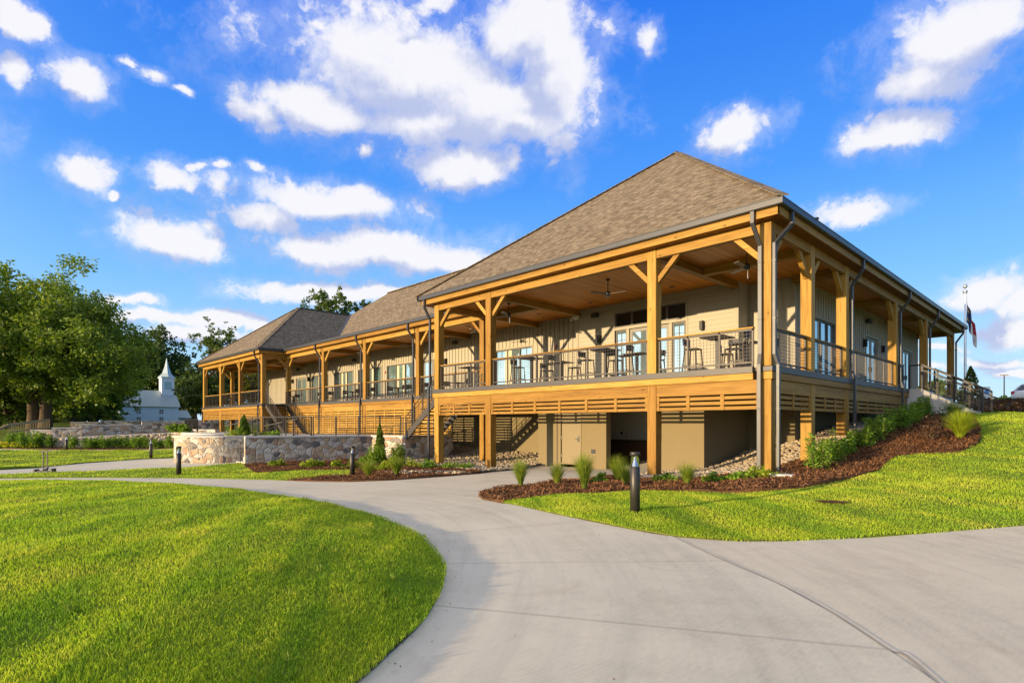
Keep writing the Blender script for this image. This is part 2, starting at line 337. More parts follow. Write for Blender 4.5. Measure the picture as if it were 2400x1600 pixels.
def link(name, me, m, parent=None, smooth=False, bevel=0.):
    o = bpy.data.objects.new(name, me); COL.objects.link(o); me.materials.append(m)
    if parent is not None:
        o.parent = parent
        if not parent.get('local'): o.location = -(Vector(parent.get('wpos', (0, 0, 0))))
    if smooth: me.polygons.foreach_set('use_smooth', [True]*len(me.polygons))
    if bevel: b = o.modifiers.new('bevel', 'BEVEL'); b.width = bevel; b.segments = 1; b.limit_method = 'ANGLE'
    return o
def tag(o, label, cat, group=None):
    o['label'] = label; o['category'] = cat
    if group: o['group'] = group
    return o
def struct(o): o['kind'] = 'structure'; return o
def stuff(o): o['kind'] = 'stuff'; return o
def thing(name, label, cat, loc, group=None, rz=0, local=False):
    o = bpy.data.objects.new(name, None); COL.objects.link(o); o.location = loc; o.rotation_euler = (0, 0, rz); o.empty_display_size = .2
    if local: o['local'] = 1
    else: o['wpos'] = tuple(loc)
    return tag(o, label, cat, group)
def part(o, parent):                                               # hang a part built in world (or local) coordinates under another part
    o.parent = parent; o.location = (0, 0, 0); return o
def copy_tree(root, loc, rz, label, group=None):
    def cp(o, par):
        c = o.copy(); COL.objects.link(c)
        if par is not None: c.parent = par
        for ch in o.children: cp(ch, c)
        return c
    r = cp(root, None); r.location = loc; r.rotation_euler = (0, 0, rz); r['label'] = label
    if group: r['group'] = group
    return r
def mesh_np(name, V, F, m, parent=None, smooth=False):             # fast mesh from arrays (all faces same size)
    me = bpy.data.meshes.new(name); k = F.shape[1]
    me.vertices.add(len(V)); me.vertices.foreach_set('co', V.astype(np.float32).ravel())
    me.loops.add(F.size); me.loops.foreach_set('vertex_index', F.astype(np.int32).ravel())
    me.polygons.add(len(F)); me.polygons.foreach_set('loop_start', np.arange(0, F.size, k, dtype=np.int32)); me.polygons.foreach_set('loop_total', np.full(len(F), k, np.int32))
    me.update(calc_edges=True); return link(name, me, m, parent, smooth)
def wall_uv(o):                                                    # uv in metres: along the wall, up the wall
    me = o.data; ul = me.uv_layers.new(name='uv')
    for p in me.polygons:
        n = p.normal
        for li in p.loop_indices:
            v = me.vertices[me.loops[li].vertex_index].co
            if abs(n.z) > .7: ul.data[li].uv = (v.x, v.y)
            else:
                t = Vector((-n.y, n.x)).normalized() if (abs(n.x)+abs(n.y)) > 1e-4 else Vector((1, 0)); ul.data[li].uv = (v.x*t.x+v.y*t.y, v.z)
    return o
rng = np.random.default_rng(7)
# ---------------------------------------------------------------- terrain height
CP=[(6,-15.2,0),(3,-13,0),(1,-10,0.0),(9,-12,0.0),(14,-14,0),(7,-8,.02),(11,-8,.03),(9,-5,.08),(7,-18,0),(14,-20,0),(12,-3,.1),(20,-12,.05),(0.4,-6.8,.05),(4.3,-5.5,.04),(-2.5,-7.2,-.02),(-5,-14,-.08),(0,-25,-.1),(20,-25,0),
(-17.4,-9.5,-.27),(-12.3,-5.2,-.23),(-30,-8,-.26),(-42,-10.4,-.24),(-14,-14,-.2),(-25,-14,-.27),(-60,-25,-.3),(-25,-40,-.3),(-50,-60,-.3),
(0,0,.28),(-3.7,0,-.06),(-3.4,-2.5,-.06),(-7,-.5,-.12),(-7,4,-.1),(-11.3,0,-.22),(-14.7,0,-.23),(-14.7,4,-.2),(-18,-.5,-.22),(-20,-6.5,-.26),(-26,-9,-.26),
(0,2.9,.46),(0,6.2,1.12),(-3.4,3,.02),(-3.5,6.5,.57),(0,10,1.55),(1,13.5,1.9),(4,14,1.95),(10,14,1.95),(10,8,1.3),(16,10,1.5),(4,6,1.0),(9,2,.62),(4,1.5,.45),(9,-2,.2),(16,2,.5),(16,-6,.1),(2,-2.5,.13),
(-3,20,2.3),(3,22,2.2),(12,22,2.1),(2,34,2.75),(14,36,2.75),(-8,40,2.8),(60,60,3),(30,20,2.2),(40,0,1.5),(40,-40,.5),
(-45,-3.5,-.25),(-36,-6,-.25),(-49,-7,-.22),(-55,2,1.0),(-58,-2,.9),(-62,2,1.6),(-75,0,1.9),(-100,10,2.2),(-145,20,2.4),(-80,-30,.2),(-120,-40,1),(-60,30,1.8),(-30,30,1.5),(-25,8,0.6),(-40,8,.8),(-100,60,2.5),(-160,-30,2),(-20,60,2.6)]
_P = np.array(CP, float); _A = np.sqrt(((_P[:, None, :2]-_P[None, :, :2])**2).sum(-1)+2.25); _m = _P[:, 2].mean()
_W = np.linalg.solve(_A+1e-3*np.eye(len(_P)), _P[:, 2]-_m)
def G(x, y):
    x = np.asarray(x, float); y = np.asarray(y, float); sh = x.shape; x = x.ravel(); y = y.ravel(); out = np.empty(len(x))
    for i in range(0, len(x), 20000):
        r = np.sqrt((x[i:i+20000, None]-_P[:, 0])**2+(y[i:i+20000, None]-_P[:, 1])**2+2.25); out[i:i+20000] = _m+r@_W
    R_ = np.hypot(x+20, y); t = np.clip((R_-110)/160, 0, 1); out = out*(1-t)+1.6*t
    return out.reshape(sh) if sh else float(out[0])
def g1(x, y): return float(G(np.array([x]), np.array([y]))[0])
def inside(poly, x, y):
    x = np.asarray(x); y = np.asarray(y); r = np.zeros(x.shape, bool); n = len(poly)
    for i in range(n):
        x0, y0 = poly[i]; x1, y1 = poly[(i+1) % n]
        if y0 == y1: continue
        c = ((y0 > y) != (y1 > y)) & (x < (x1-x0)*(y-y0)/(y1-y0)+x0); r ^= c
    return r
def edge_dist(poly, x, y):
    d = np.full(np.shape(x), 1e9)
    for i in range(len(poly)):
        a = np.array(poly[i]); b = np.array(poly[(i+1) % len(poly)]); ab = b-a; L = ab@ab
        if L < 1e-9: continue
        t = np.clip(((x-a[0])*ab[0]+(y-a[1])*ab[1])/L, 0, 1); d = np.minimum(d, np.hypot(x-a[0]-t*ab[0], y-a[1]-t*ab[1]))
    return d
def smooth_poly(pts, closed=False, k=6):                           # Catmull-Rom through the points
    P = [np.array(p, float) for p in pts]; n = len(P); out = []
    for i in range(n if closed else n-1):
        g = (lambda j: P[j % n]) if closed else (lambda j: P[min(max(j, 0), n-1)])
        a, b, c, d = g(i-1), g(i), g(i+1), g(i+2)
        for t in np.linspace(0, 1, k, endpoint=False):
            out.append(tuple(.5*((2*b)+(c-a)*t+(2*a-5*b+4*c-d)*t*t+(3*b-a-3*c+d)*t**3)))
    if not closed: out.append(tuple(P[-1]))
    return out
def sheet(name, poly, off, m, res=.5, zf=None, skirt=.0):
    xs = np.array(poly)[:, 0]; ys = np.array(poly)[:, 1]
    gx, gy = np.meshgrid(np.arange(xs.min(), xs.max(), res)+res/2, np.arange(ys.min(), ys.max(), res)+res/2); gx = gx.ravel()+rng.normal(0, res*.08, gx.size); gy = gy.ravel()
    k = inside(poly, gx, gy) & (edge_dist(poly, gx, gy) > res*.3); B = []
    n = len(poly)
    for i in range(n):
        a = np.array(poly[i]); b = np.array(poly[(i+1) % n]); q = max(1, int(np.hypot(*(b-a))/res))
        for t in range(q): B.append(tuple(a+(b-a)*t/q))
    nb = len(B); pts = [Vector(p) for p in B]+[Vector((a, b)) for a, b in zip(gx[k], gy[k])]
    r = delaunay_2d_cdt(pts, [(i, (i+1) % nb) for i in range(nb)], [], 1, 1e-5)
    V = np.array([(v.x, v.y) for v in r[0]]); F = [f for f in r[2]]
    z = G(V[:, 0], V[:, 1])+off
    if zf is not None: z = z+zf(V[:, 0], V[:, 1])
    vv = [tuple(p) for p in np.column_stack([V, z])]; ff = []
    for f in F:
        a, b, c = (V[i] for i in f[:3]); ff.append(tuple(f) if (b[0]-a[0])*(c[1]-a[1])-(b[1]-a[1])*(c[0]-a[0]) > 0 else tuple(f)[::-1])
    if skirt:                                                      # edge turned down so that the slab has thickness
        from collections import Counter
        ec = Counter()
        for f in ff:
            for a, b in zip(f, f[1:]+f[:1]): ec[(a, b)] += 1
        low = {}
        for (a, b) in list(ec):
            if (b, a) not in ec:
                for q in (a, b):
                    if q not in low: low[q] = len(vv); vv.append(vv[q]); vv.append((vv[q][0], vv[q][1], vv[q][2]-skirt))
                ff.append((low[b], low[a], low[a]+1, low[b]+1))
    me = bpy.data.meshes.new(name); me.from_pydata(vv, [], ff); me.update()
    return link(name, me, m, None, True)
# ---------------------------------------------------------------- ground plan
island_edge = smooth_poly([(3.35, -14.4), (2.84, -13.47), (2.66, -13.2), (2.41, -12.82), (2.17, -12.5), (1.75, -12.05), (1.21, -11.57), (.61, -11.16), (-.13, -10.79), (-.89, -10.48), (-1.77, -10.22), (-2.82, -9.98), (-3.97, -9.8), (-5.54, -9.69), (-8.31, -9.78), (-10.4, -10.0), (-13.05, -10.7), (-14.85, -11.54), (-16.31, -12.66), (-16.9, -13.53), (-17.4, -14.39)], k=4)
ISLAND = island_edge+[(-19, -18), (-20, -26), (-14, -40), (2, -40), (6, -26), (5.2, -19), (4.2, -16.2)]
near_up = [(-25, -26), (-22.5, -18), (-20.27, -14.29), (-19.35, -13.0), (-18.3, -11.78), (-16.15, -9.82), (-14.67, -8.89), (-13.22, -8.01), (-11.41, -7.27), (-10.3, -6.5), (-9.75, -5.35), (-9.66, -4.19), (-9.61, -1.85), (-10.01, -.55), (-10.19, .79), (-10.73, 1.95), (-11.04, 2.98)]
bed_tip = [(-4.04, -6.58), (-4.63, -5.73), (-5.03, -4.4), (-5.07, -3.1), (-5.17, -1.58), (-4.83, -.45), (-4.5, .3)]
rl_low = [(-4.04, -6.58), (-3.4, -7.0), (-2.51, -7.21), (-2.36, -7.19), (-.35, -7.76), (1.16, -8.02), (1.84, -8.02), (2.55, -7.72), (3.05, -7.21), (3.8, -6.11), (4.57, -4.78), (5.22, -3.79), (7.5, 0), (10, 3)]
joint = [(1.84, -8.02), (2.85, -8.73), (3.77, -9.32), (4.46, -9.91), (4.99, -10.48), (5.35, -10.88), (7.5, -14.5), (9, -20), (10, -40)]
PATH = [(2, -40), (6, -26), (5.2, -19), (4.2, -16.2)] + island_edge + [(-19, -18), (-20, -26)] + near_up + [(-7.6, 2.98), (-7.6, 6.4), (-5.1, 6.4), (-5.1, 2.9), (-4.5, 2.9)] + bed_tip[::-1] + rl_low[1:7] + joint[1:]
DRIVE = [joint[i] for i in range(len(joint)-1, -1, -1)] + rl_low[7:] + [(18, 8), (40, 10), (40, -40)]
BEDR = bed_tip[::-1][1:] + [(-3.4, -7.0), (-2.51, -7.21), (-2.42, -5.75), (-1.74, -4.3), (-.44, -3.18), (.75, -2.5), (1.36, -1.6), (1.83, -.19), (2.13, .99), (2.03, 2.86), (2.02, 3.5), (2.46, 4.07), (3.0, 4.53), (3.3, 4.97), (3.45, 5.72), (3.45, 6.65), (3.32, 8.01), (3.13, 9.14), (2.7, 11.5), (2.43, 14.3), (.1, 14.3), (.1, 6.6), (-.6, 3.0), (-.7, -.4), (-2.2, -.9), (-3.6, -.8), (-4.4, .2)]
RLAWN = [(-2.51, -7.21)] + [(-2.36, -7.19), (-.35, -7.76), (1.16, -8.02), (1.84, -8.02), (2.55, -7.72), (3.05, -7.21), (3.8, -6.11), (4.57, -4.78), (5.22, -3.79), (7.5, 0), (10, 3), (18, 8), (40, 10), (40, 21), (4, 21), (4, 14.5), (2.43, 14.3), (2.7, 11.5), (3.13, 9.14), (3.32, 8.01), (3.45, 6.65), (3.45, 5.72), (3.3, 4.97), (3.0, 4.53), (2.46, 4.07), (2.02, 3.5), (2.03, 2.86), (2.13, .99), (1.83, -.19), (1.36, -1.6), (.75, -2.5), (-.44, -3.18), (-1.74, -4.3), (-2.42, -5.75)]
BEDL = [(-20.6, -6.2), (-15.93, -7.31), (-15.58, -6.98), (-15.87, -5.62), (-14.7, -4.2), (-13.52, -4.5), (-12.45, -5.3), (-12.3, -6.1), (-12.4, -7.55), (-11.41, -7.27), (-10.3, -6.5), (-9.75, -5.35), (-9.66, -4.19), (-9.61, -1.85), (-10.2, -1.2), (-12.5, -.9), (-15.0, -.9), (-18.2, .2), (-20.1, 0), (-20.9, -5.8)]
SLIVER = [(-21.61, -5.91), (-20.6, -6.2), (-15.93, -7.31), (-15.58, -6.98), (-15.87, -5.62), (-14.7, -4.2), (-13.52, -4.5), (-12.45, -5.3), (-12.3, -6.1), (-12.4, -7.55), (-13.22, -8.01), (-14.67, -8.89), (-16.15, -9.82), (-18.3, -11.78), (-19.35, -13.0), (-20.27, -14.29), (-22.5, -18), (-24, -18), (-22.3, -14.23), (-21.94, -12.7), (-21.52, -11.08), (-21.08, -8.75)]
PATH2 = [(-24, -18), (-22.3, -14.23), (-21.94, -12.7), (-21.52, -11.08), (-21.08, -8.75), (-21.61, -5.91), (-21.4, -4.6), (-24.1, -4.6), (-24.2, -6.3), (-27.4, -7.3), (-28.99, -6.6), (-29.6, -8.37), (-28.33, -10.98), (-25.8, -12.9), (-25.4, -14.12), (-26.5, -18)]
LLAWN = [(-26.5, -18), (-25.4, -14.12), (-25.8, -12.9), (-28.33, -10.98), (-29.6, -8.37), (-28.99, -6.6), (-30, -4), (-40.34, -4.15), (-42.73, -7.14), (-44.37, -10.23), (-47.47, -11.5), (-49.3, -13.26), (-54, -19), (-40, -26)]
CURBP = [(-54, -19), (-49.3, -13.26), (-47.47, -11.5), (-44.37, -10.23), (-42.73, -7.14), (-40.34, -4.15), (-30, -4), (-30, -3.1), (-43.05, -3.2), (-45.2, -6.65), (-47.2, -10.0), (-49.66, -12.2), (-51.5, -14.2), (-56.5, -19.5)]
def mound(x, y):
    d = edge_dist(ISLAND, x, y); return .24*(1-np.exp(-d/1.4))+.018*np.sin(x*2.1+y*.9)*np.sin(y*1.7-x*.6)+.010*np.sin(x*5.1+1)*np.sin(y*4.3)
def waves(x, y): return .045*np.sin(x*.9-y*.35+.6)*np.sin(y*.8)+.03*np.sin(x*1.3+y*.7)*np.sin(y*1.5-x*.4)+.018*np.sin(x*3.4)*np.sin(y*2.9+1)
ax_x = np.concatenate([-np.geomspace(1500, 62, 24), np.arange(-60, 22, .5), np.geomspace(22, 1500, 26)])
ax_y = np.concatenate([-np.geomspace(1500, 32, 24), np.arange(-30, 45, .5), np.geomspace(45, 1500, 24)])
gx, gy = np.meshgrid(ax_x, ax_y); gz = G(gx, gy)-.05
nX, nY = len(ax_x), len(ax_y); idx = np.arange(nX*nY).reshape(nY, nX)
struct(mesh_np('ground', np.column_stack([gx.ravel(), gy.ravel(), gz.ravel()]), np.column_stack([idx[:-1, :-1].ravel(), idx[:-1, 1:].ravel(), idx[1:, 1:].ravel(), idx[1:, :-1].ravel()]), SOIL, None, True))
struct(sheet('path', PATH, .0, CONC, .5, skirt=.12))
struct(sheet('driveway', DRIVE, -.004, CONC2, .8, skirt=.12))
struct(sheet('lawn', ISLAND, .03, SOIL, .3, mound, skirt=.2))
struct(sheet('lawn_bank', RLAWN, .02, SOIL, .4, waves, skirt=.12))
struct(sheet('lawn_strip', SLIVER, .015, SOIL, .35, lambda x, y: waves(x, y)*.5+.03, skirt=.1))
struct(sheet('far_lawn', LLAWN, .015, SOIL, .45, lambda x, y: waves(x, y)*1.2+.03, skirt=.1))
struct(sheet('garden_path', PATH2, .0, CONC, .5, skirt=.1))
struct(sheet('kerb_path', CURBP, .0, CONC, .6, skirt=.1))
# dark expansion joints in the concrete
jb = MB()
def strip(pts, w, off):
    P = smooth_poly(pts, k=6)
    for a, b in zip(P, P[1:]):
        a = np.array(a); b = np.array(b); d = (b-a)/np.hypot(*(b-a)); n = np.array([-d[1], d[0]])*w/2
        jb.poly([(q[0], q[1], g1(*q)+off) for q in (a-n, b-n, b+n, a+n)])
strip(joint[:9], .022, .006)
for (a, b) in (((1.95, -12.2), (5.0, -10.5)), ((.75, -11.2), (3.0, -8.85)), ((-.9, -10.45), (.2, -7.9)), ((-3.4, -9.85), (-3.3, -7.1)), ((-6.4, -9.7), (-7.2, -5.2)), ((-9.7, -5.3), (-5.05, -3.4)), ((-9.7, -9.9), (-10.6, -6.75)), ((-9.7, -1.5), (-5.2, -1.4))):
    strip([a, ((a[0]+b[0])/2, (a[1]+b[1])/2), b], 0.007, .006)
struct(jb.build('path_joints', plain('dark_joint', (.34, .315, .27), .9)))
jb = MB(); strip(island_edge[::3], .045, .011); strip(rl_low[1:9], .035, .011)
struct(jb.build('edge_shadow_strip', MATS['mulch']))  # thin soil-coloured strip imitating the shadow line along the lawn edges
# mulch beds: bumpy sheet plus loose chips
def bumpy(x, y): return .05+.035*np.sin(x*3.1+1)*np.sin(y*2.7)+rng.normal(0, .012, np.shape(x))
def chips(poly, dens):
    xs, ys = np.array(poly).T; A = (xs.max()-xs.min())*(ys.max()-ys.min()); n = int(A*dens)
    x = rng.uniform(xs.min(), xs.max(), n); y = rng.uniform(ys.min(), ys.max(), n); k = inside(poly, x, y); x = x[k]; y = y[k]; n = len(x)
    z = G(x, y)+.065+.035*np.sin(x*3.1+1)*np.sin(y*2.7)+rng.uniform(0, .025, n); a = rng.uniform(0, 6.28, n); l = rng.uniform(.02, .06, n); w = rng.uniform(.006, .016, n); tz = rng.normal(0, .018, n)
    dx, dy = np.cos(a), np.sin(a); q = []
    for sl, sw in ((-1, -1), (1, -1), (1, 1), (-1, 1)): q.append(np.column_stack([x+sl*l*dx-sw*w*dy, y+sl*l*dy+sw*w*dx, z+sl*tz+sw*rng.normal(0, .006, n)]))
    V = np.stack(q, 1).reshape(-1, 3); return V, np.arange(n*4).reshape(n, 4)
for nm, poly, dn in (('mulch_bed', BEDR, 420), ('garden_mulch', BEDL, 330)):
    o = stuff(sheet(nm, poly, 0, MULCH, .22, bumpy, skirt=.16)); V, F = chips(poly, dn)
    c = mesh_np('wood_chips', V, F, CHIPM, o); stuff(c)
# river rocks
def rocks(name, polys, dens, seed, base=True):
    ico = bmesh.new(); bmesh.ops.create_icosphere(ico, subdivisions=1, radius=1); iv = np.array([v.co[:] for v in ico.verts]); fi = np.array([[v.index for v in f.verts] for f in ico.faces]); ico.free()
    Vs, Fs = [], []; nb = 0
    for poly in polys:
        xs, ys = np.array(poly).T; n = int((xs.max()-xs.min())*(ys.max()-ys.min())*dens)
        x = rng.uniform(xs.min(), xs.max(), n); y = rng.uniform(ys.min(), ys.max(), n); k = inside(poly, x, y)
        for px_, py_ in zip(x[k], y[k]):
            s = rng.uniform(.035, .095)*np.array([1, rng.uniform(.6, .95), rng.uniform(.5, .75)]); v = iv*(1+rng.normal(0, .09, iv.shape))*s; a = rng.uniform(0, 6.28); c, sn = math.cos(a), math.sin(a)
            v = np.column_stack([v[:, 0]*c-v[:, 1]*sn, v[:, 0]*sn+v[:, 1]*c, v[:, 2]]); Vs.append(v+[px_, py_, 0]); Fs.append(fi+nb); nb += len(iv)
    V = np.concatenate(Vs); cx = V.reshape(-1, len(iv), 3)[:, :, :2].mean(1); z = np.repeat(G(cx[:, 0], cx[:, 1])+.04+rng.uniform(0, .05, len(cx)), len(iv)); V[:, 2] += z
    return mesh_np(name, V, np.concatenate(Fs), ROCKM, None, False)
RB1 = [(-4.5, .3), (-3.6, -.75), (-2.2, -.85), (-.75, -.4), (-.6, 3.0), (.15, 6.4), (.1, 13.5), (-1.6, 13.5), (-1.7, 6.45), (-3.4, 6.45), (-3.4, 2.95), (-4.6, 2.95)]
RB2 = [(-10.05, -.5), (-10.2, .8), (-10.75, 1.95), (-11.1, 2.95), (-11.3, 6.3), (-22, 6.3), (-22, 3.5), (-17.5, 3.5), (-17.8, -.2), (-15, -.95), (-12.5, -.95), (-10.2, -1.25)]
RB3 = [(-12.4, -4.3), (-11.6, -4.0), (-10.6, -3.2), (-9.75, -2.6), (-9.7, -2.0), (-10.6, -2.2), (-12.3, -3.2)]
for nm, P in (('rock_bed', RB1), ('gravel_bed', RB2)): struct(sheet(nm, P, .02, GRAVB, .35, skirt=.1))
stuff(rocks('river_rocks', [RB1, RB2, RB3], 120, 3))
# ---------------------------------------------------------------- grass blades
CAMX, CAMY = 6.07, -15.22
def blades(name, poly, zoff, zf, k0, hmin, hmax, dmax=60, maxn=400000, hscale=1.):
    xs, ys = np.array(poly).T; parts = []
    n = int(9e6); got = 0; out = []
    x = rng.uniform(max(xs.min(), CAMX-75), min(xs.max(), CAMX+30), n); y = rng.uniform(max(ys.min(), CAMY-6), min(ys.max(), CAMY+45), n)
    area = (min(xs.max(), CAMX+30)-max(xs.min(), CAMX-75))*(min(ys.max(), CAMY+45)-max(ys.min(), CAMY-6)); dens0 = n/area
    dx, dy = x-CAMX, y-CAMY; fw = dx*CF[0]+dy*CF[1]; rt = dx*CR[0]+dy*CR[1]
    d = np.hypot(dx, dy); want = k0/np.maximum(d, 3.2)**1.75
    k = (fw > 1.2) & (np.abs(rt) < fw*.95+1.2) & (rng.uniform(0, 1, n) < want/dens0); x = x[k]; y = y[k]; d = d[k]
    k = inside(poly, x, y) | ((edge_dist(poly, x, y) < .045) & (rng.uniform(0, 1, len(x)) < .6)); x = x[k]; y = y[k]; d = d[k]
    n = len(x); patch = .5+.5*np.sin(x*1.9+np.sin(y*1.3)*2)*np.sin(y*2.3+np.sin(x*.9)*2)
    h = rng.uniform(hmin, hmax, n)*(.8+.35*patch)*hscale; w = .0019+.00026*d*rng.uniform(.7, 1.3, n); h = h*(1+.012*d)
    a = rng.uniform(0, 6.28, n); ln = rng.normal(0, .38, n)*h; la = rng.uniform(0, 6.28, n)
    z = G(x, y)+zoff+(zf(x, y) if zf else 0)-.012
    ex, ey = np.cos(a)*w, np.sin(a)*w; lx, ly = np.cos(la)*np.abs(ln), np.sin(la)*np.abs(ln)
    V = np.stack([np.column_stack([x-ex, y-ey, z]), np.column_stack([x+ex, y+ey, z]), np.column_stack([x+lx*.35+ex*.8, y+ly*.35+ey*.8, z+h*.6]), np.column_stack([x+lx, y+ly, z+h]), np.column_stack([x+lx*.35-ex*.8, y+ly*.35-ey*.8, z+h*.6])], 1).reshape(-1, 3)
    print(name, n, 'blades'); return stuff(mesh_np(name, V, np.arange(n*5).reshape(n, 5), GRASSM))
blades('grass', ISLAND, .03, mound, 95000, .026, .058)
blades('bank_grass', RLAWN, .02, waves, 150000, .022, .046)
blades('strip_grass', SLIVER, .015, lambda x, y: waves(x, y)*.5+.03, 76000, .025, .055)
blades('far_grass', LLAWN, .015, lambda x, y: waves(x, y)*1.2+.03, 70000, .025, .055)

# fallen leaves, clippings and mulch crumbs on the concrete
def debris(n, pts, spread):
    out = []
    P = np.array(pts); i = rng.integers(0, len(P)-1, n); t = rng.uniform(0, 1, n)[:, None]; q = P[i]*(1-t)+P[i+1]*t+rng.normal(0, spread, (n, 2)); return q
q = np.concatenate([debris(260, [p for p in island_edge], .16), debris(420, bed_tip+[(-3.4, -7.0), (-2.5, -7.2)], .14), debris(200, rl_low[2:9], .13), debris(120, [(3.5, -12), (1, -9.3), (-3, -8.4), (-7, -7)], .9)])
q = q[inside(PATH, q[:, 0], q[:, 1]) | inside(DRIVE, q[:, 0], q[:, 1])]; n = len(q); a = rng.uniform(0, 6.28, n); l = rng.uniform(.004, .015, n); w = l*rng.uniform(.2, .6, n); z = G(q[:, 0], q[:, 1])+.008
V = np.stack([np.column_stack([q[:, 0]+su*l*np.cos(a)-sv*w*np.sin(a), q[:, 1]+su*l*np.sin(a)+sv*w*np.cos(a), z+rng.uniform(0, .012, n)]) for su, sv in ((-1, 0), (0, -1), (1, 0), (0, 1))], 1).reshape(-1, 3)
stuff(mesh_np('path_debris', V, np.arange(4*n).reshape(n, 4), CHIPM))
# tufts of coarser, yellower grass in the near lawn
nt = 60; tx = rng.uniform(-6, 4.2, nt*6); ty = rng.uniform(-15.5, -9.8, nt*6); k = inside(ISLAND, tx, ty) & (edge_dist(ISLAND, tx, ty) < 2.6); tx = tx[k][:nt]; ty = ty[k][:nt]; Vs = []
for x, y in zip(tx, ty):
    m = int(rng.integers(5, 11)); a = rng.uniform(0, 6.28, m); h = rng.uniform(.06, .115, m); s = rng.uniform(.02, .06, m); z0 = g1(x, y)+.03+float(mound(np.array([x]), np.array([y]))[0]); w = .0035
    bx = x+rng.normal(0, .015, m); by = y+rng.normal(0, .015, m)
    Vs.append(np.stack([np.column_stack([bx-w*np.sin(a), by+w*np.cos(a), np.full(m, z0)]), np.column_stack([bx+w*np.sin(a), by-w*np.cos(a), np.full(m, z0)]), np.column_stack([bx+s*.5*np.cos(a)+w*np.sin(a), by+s*.5*np.sin(a)-w*np.cos(a), z0+h*.7]), np.column_stack([bx+s*np.cos(a), by+s*np.sin(a), z0+h])], 1).reshape(-1, 3))
V = np.concatenate(Vs); stuff(mesh_np('coarse_grass', V, np.arange(len(V)).reshape(-1, 4), REEDL))

struct(sheet('bare_soil', [(2.2, -3.55), (2.42, -3.66), (2.68, -3.55), (2.78, -3.36), (2.5, -3.3), (2.28, -3.38)], .075, MULCH, .1, lambda x, y: waves(x, y)-.02))
# ================================================================ THE CLUBHOUSE
H = thing('clubhouse', 'long timber framed clubhouse with hipped shingle roofs and wraparound raised porch', 'building', (-20, 3, 0))
ZD, ZT, ZB1, ZB2, ZL, ZP, ZS, ZG = 3.15, 2.97, 2.79, 2.43, 2.0, 6.65, 6.93, 7.31    # deck, trim bottom, boards, lattice, plate, soffit, gutter top
PW = .31
def post(x0, y0, zb, zt=ZS, coll=False):
    o = MB().box(x0, x0+PW, y0, y0+PW, ZD if zb is None else ZD-.01, zt).build('post', WZ, H, bevel=.008)
    if zb is not None: MB().box(x0, x0+PW, y0, y0+PW, zb-.3, ZB1).build('post', WZ, H, bevel=.008)
    return o
# front posts (x of left face), right wing
FRONT = [(-3.75, -.1), (-11.31, -.3), (-14.78, -.3)]
post(-PW, 0, .2)
for x, zb in FRONT: post(x, 0, zb)
SIDE = [2.93, 6.2, 12.8, 18.6, 25.6]
for y, zb in zip(SIDE, (.35, 1.05, None, None, None)): post(-PW, y, zb)
MID = [-14.95, -20.35, -26.1, -31.8, -37.9]; YM = 2.8
for x in MID: post(x, YM, .9 if x < -16 else -.3)
LW = [-38.2, -43.0, -47.75, -52.5]; YL = 1.0
for x in LW: post(x, YL, .85)
for y in (3.4, 11.8): post(-52.5, y, .85)
post(-47.2, 11.8, .85); post(-42., 11.8, .85)
# corner collar, deck boards, trim along the front / side / middle / left
MB().box(-.34, .035, -.035, .34, ZB1, ZT+.02).build('post_collar', WZ, H, bevel=.006)
MB().box(-.36, .055, -.055, .36, ZT+.02, ZD-.02).build('collar_cap', TRIMM, H, bevel=.01)
def edge_x(x0, x1, y, lat=True, post_x=(), zlat=ZL, slats=3, npan=None, ends=(True, True), stop=None):
    MB().box(x0, x1, y-.07, y+.05, ZT+.002, ZD).build('deck_trim', TRIMM, H, bevel=.006)
    MB().box(x0, x1, y-.05, y+.04, ZB1, ZT-.001).build('rim_board', WX, H, bevel=.005)
    b = MB(); xs = sorted(post_x)
    lat_b = MB(); hgt = ZB2-zlat; n = max(3, round(hgt/.143))
    for a, c in zip(xs, xs[1:]):
        a += PW
        b.box(a+.004, c-.004, y+.012, y+.1, ZB2, ZB1-.003)
        nb = max(1, round((c-a)/1.15)); st = (c-a)/nb
        if stop and c > stop: c = stop; nb = 2; st = (c-a)/nb
        for k in range(n):
            z = zlat+(hgt/n)*k; lat_b.box(a+.004, c-.004, y+.045, y+.075, z+.004, z+hgt/n*.66)
        for k in range(1, nb): lat_b.box(a+k*st-.055, a+k*st+.055, y+.025, y+.043, zlat, ZB2-.003)
        for q in (a+.05, c-.05): lat_b.box(q-.045, q+.045, y+.027, y+.043, zlat, ZB2-.003)
    b.build('beam', WX, H, bevel=.005); lat_b.build('lattice', WX, H)
def edge_y(y0, y1, x, post_y=(), zlat=ZL):
    MB().box(x-.05, x+.07, y0, y1, ZT+.002, ZD).build('deck_trim', TRIMM, H, bevel=.006)
    MB().box(x-.04, x+.05, y0, y1, ZB1, ZT-.001).build('rim_board', WY, H, bevel=.005)
    b = MB(); l = MB(); hgt = ZB2-zlat; n = max(3, round(hgt/.143)); ys = sorted(post_y)
    for a, c in zip(ys, ys[1:]):
        a += PW if a > -1e6 else 0
        b.box(x-.1, x-.012, a+.004, c-.004, ZB2, ZB1-.003)
        nb = max(1, round((c-a)/1.15)); st = (c-a)/nb
        for k in range(n):
            z = zlat+(hgt/n)*k; l.box(x-.075, x-.045, a+.004, c-.004, z+.004, z+hgt/n*.66)
        for k in range(1, nb): l.box(x-.043, x-.025, a+k*st-.055, a+k*st+.055, zlat, ZB2-.003)
        for q in (a+.05, c-.05): l.box(x-.043, x-.027, q-.045, q+.045, zlat, ZB2-.003)
    b.build('beam', WY, H, bevel=.005); l.build('lattice', WY, H)
edge_x(-14.85, -.46, 0, post_x=[-14.78, -11.31, -3.75, -PW])
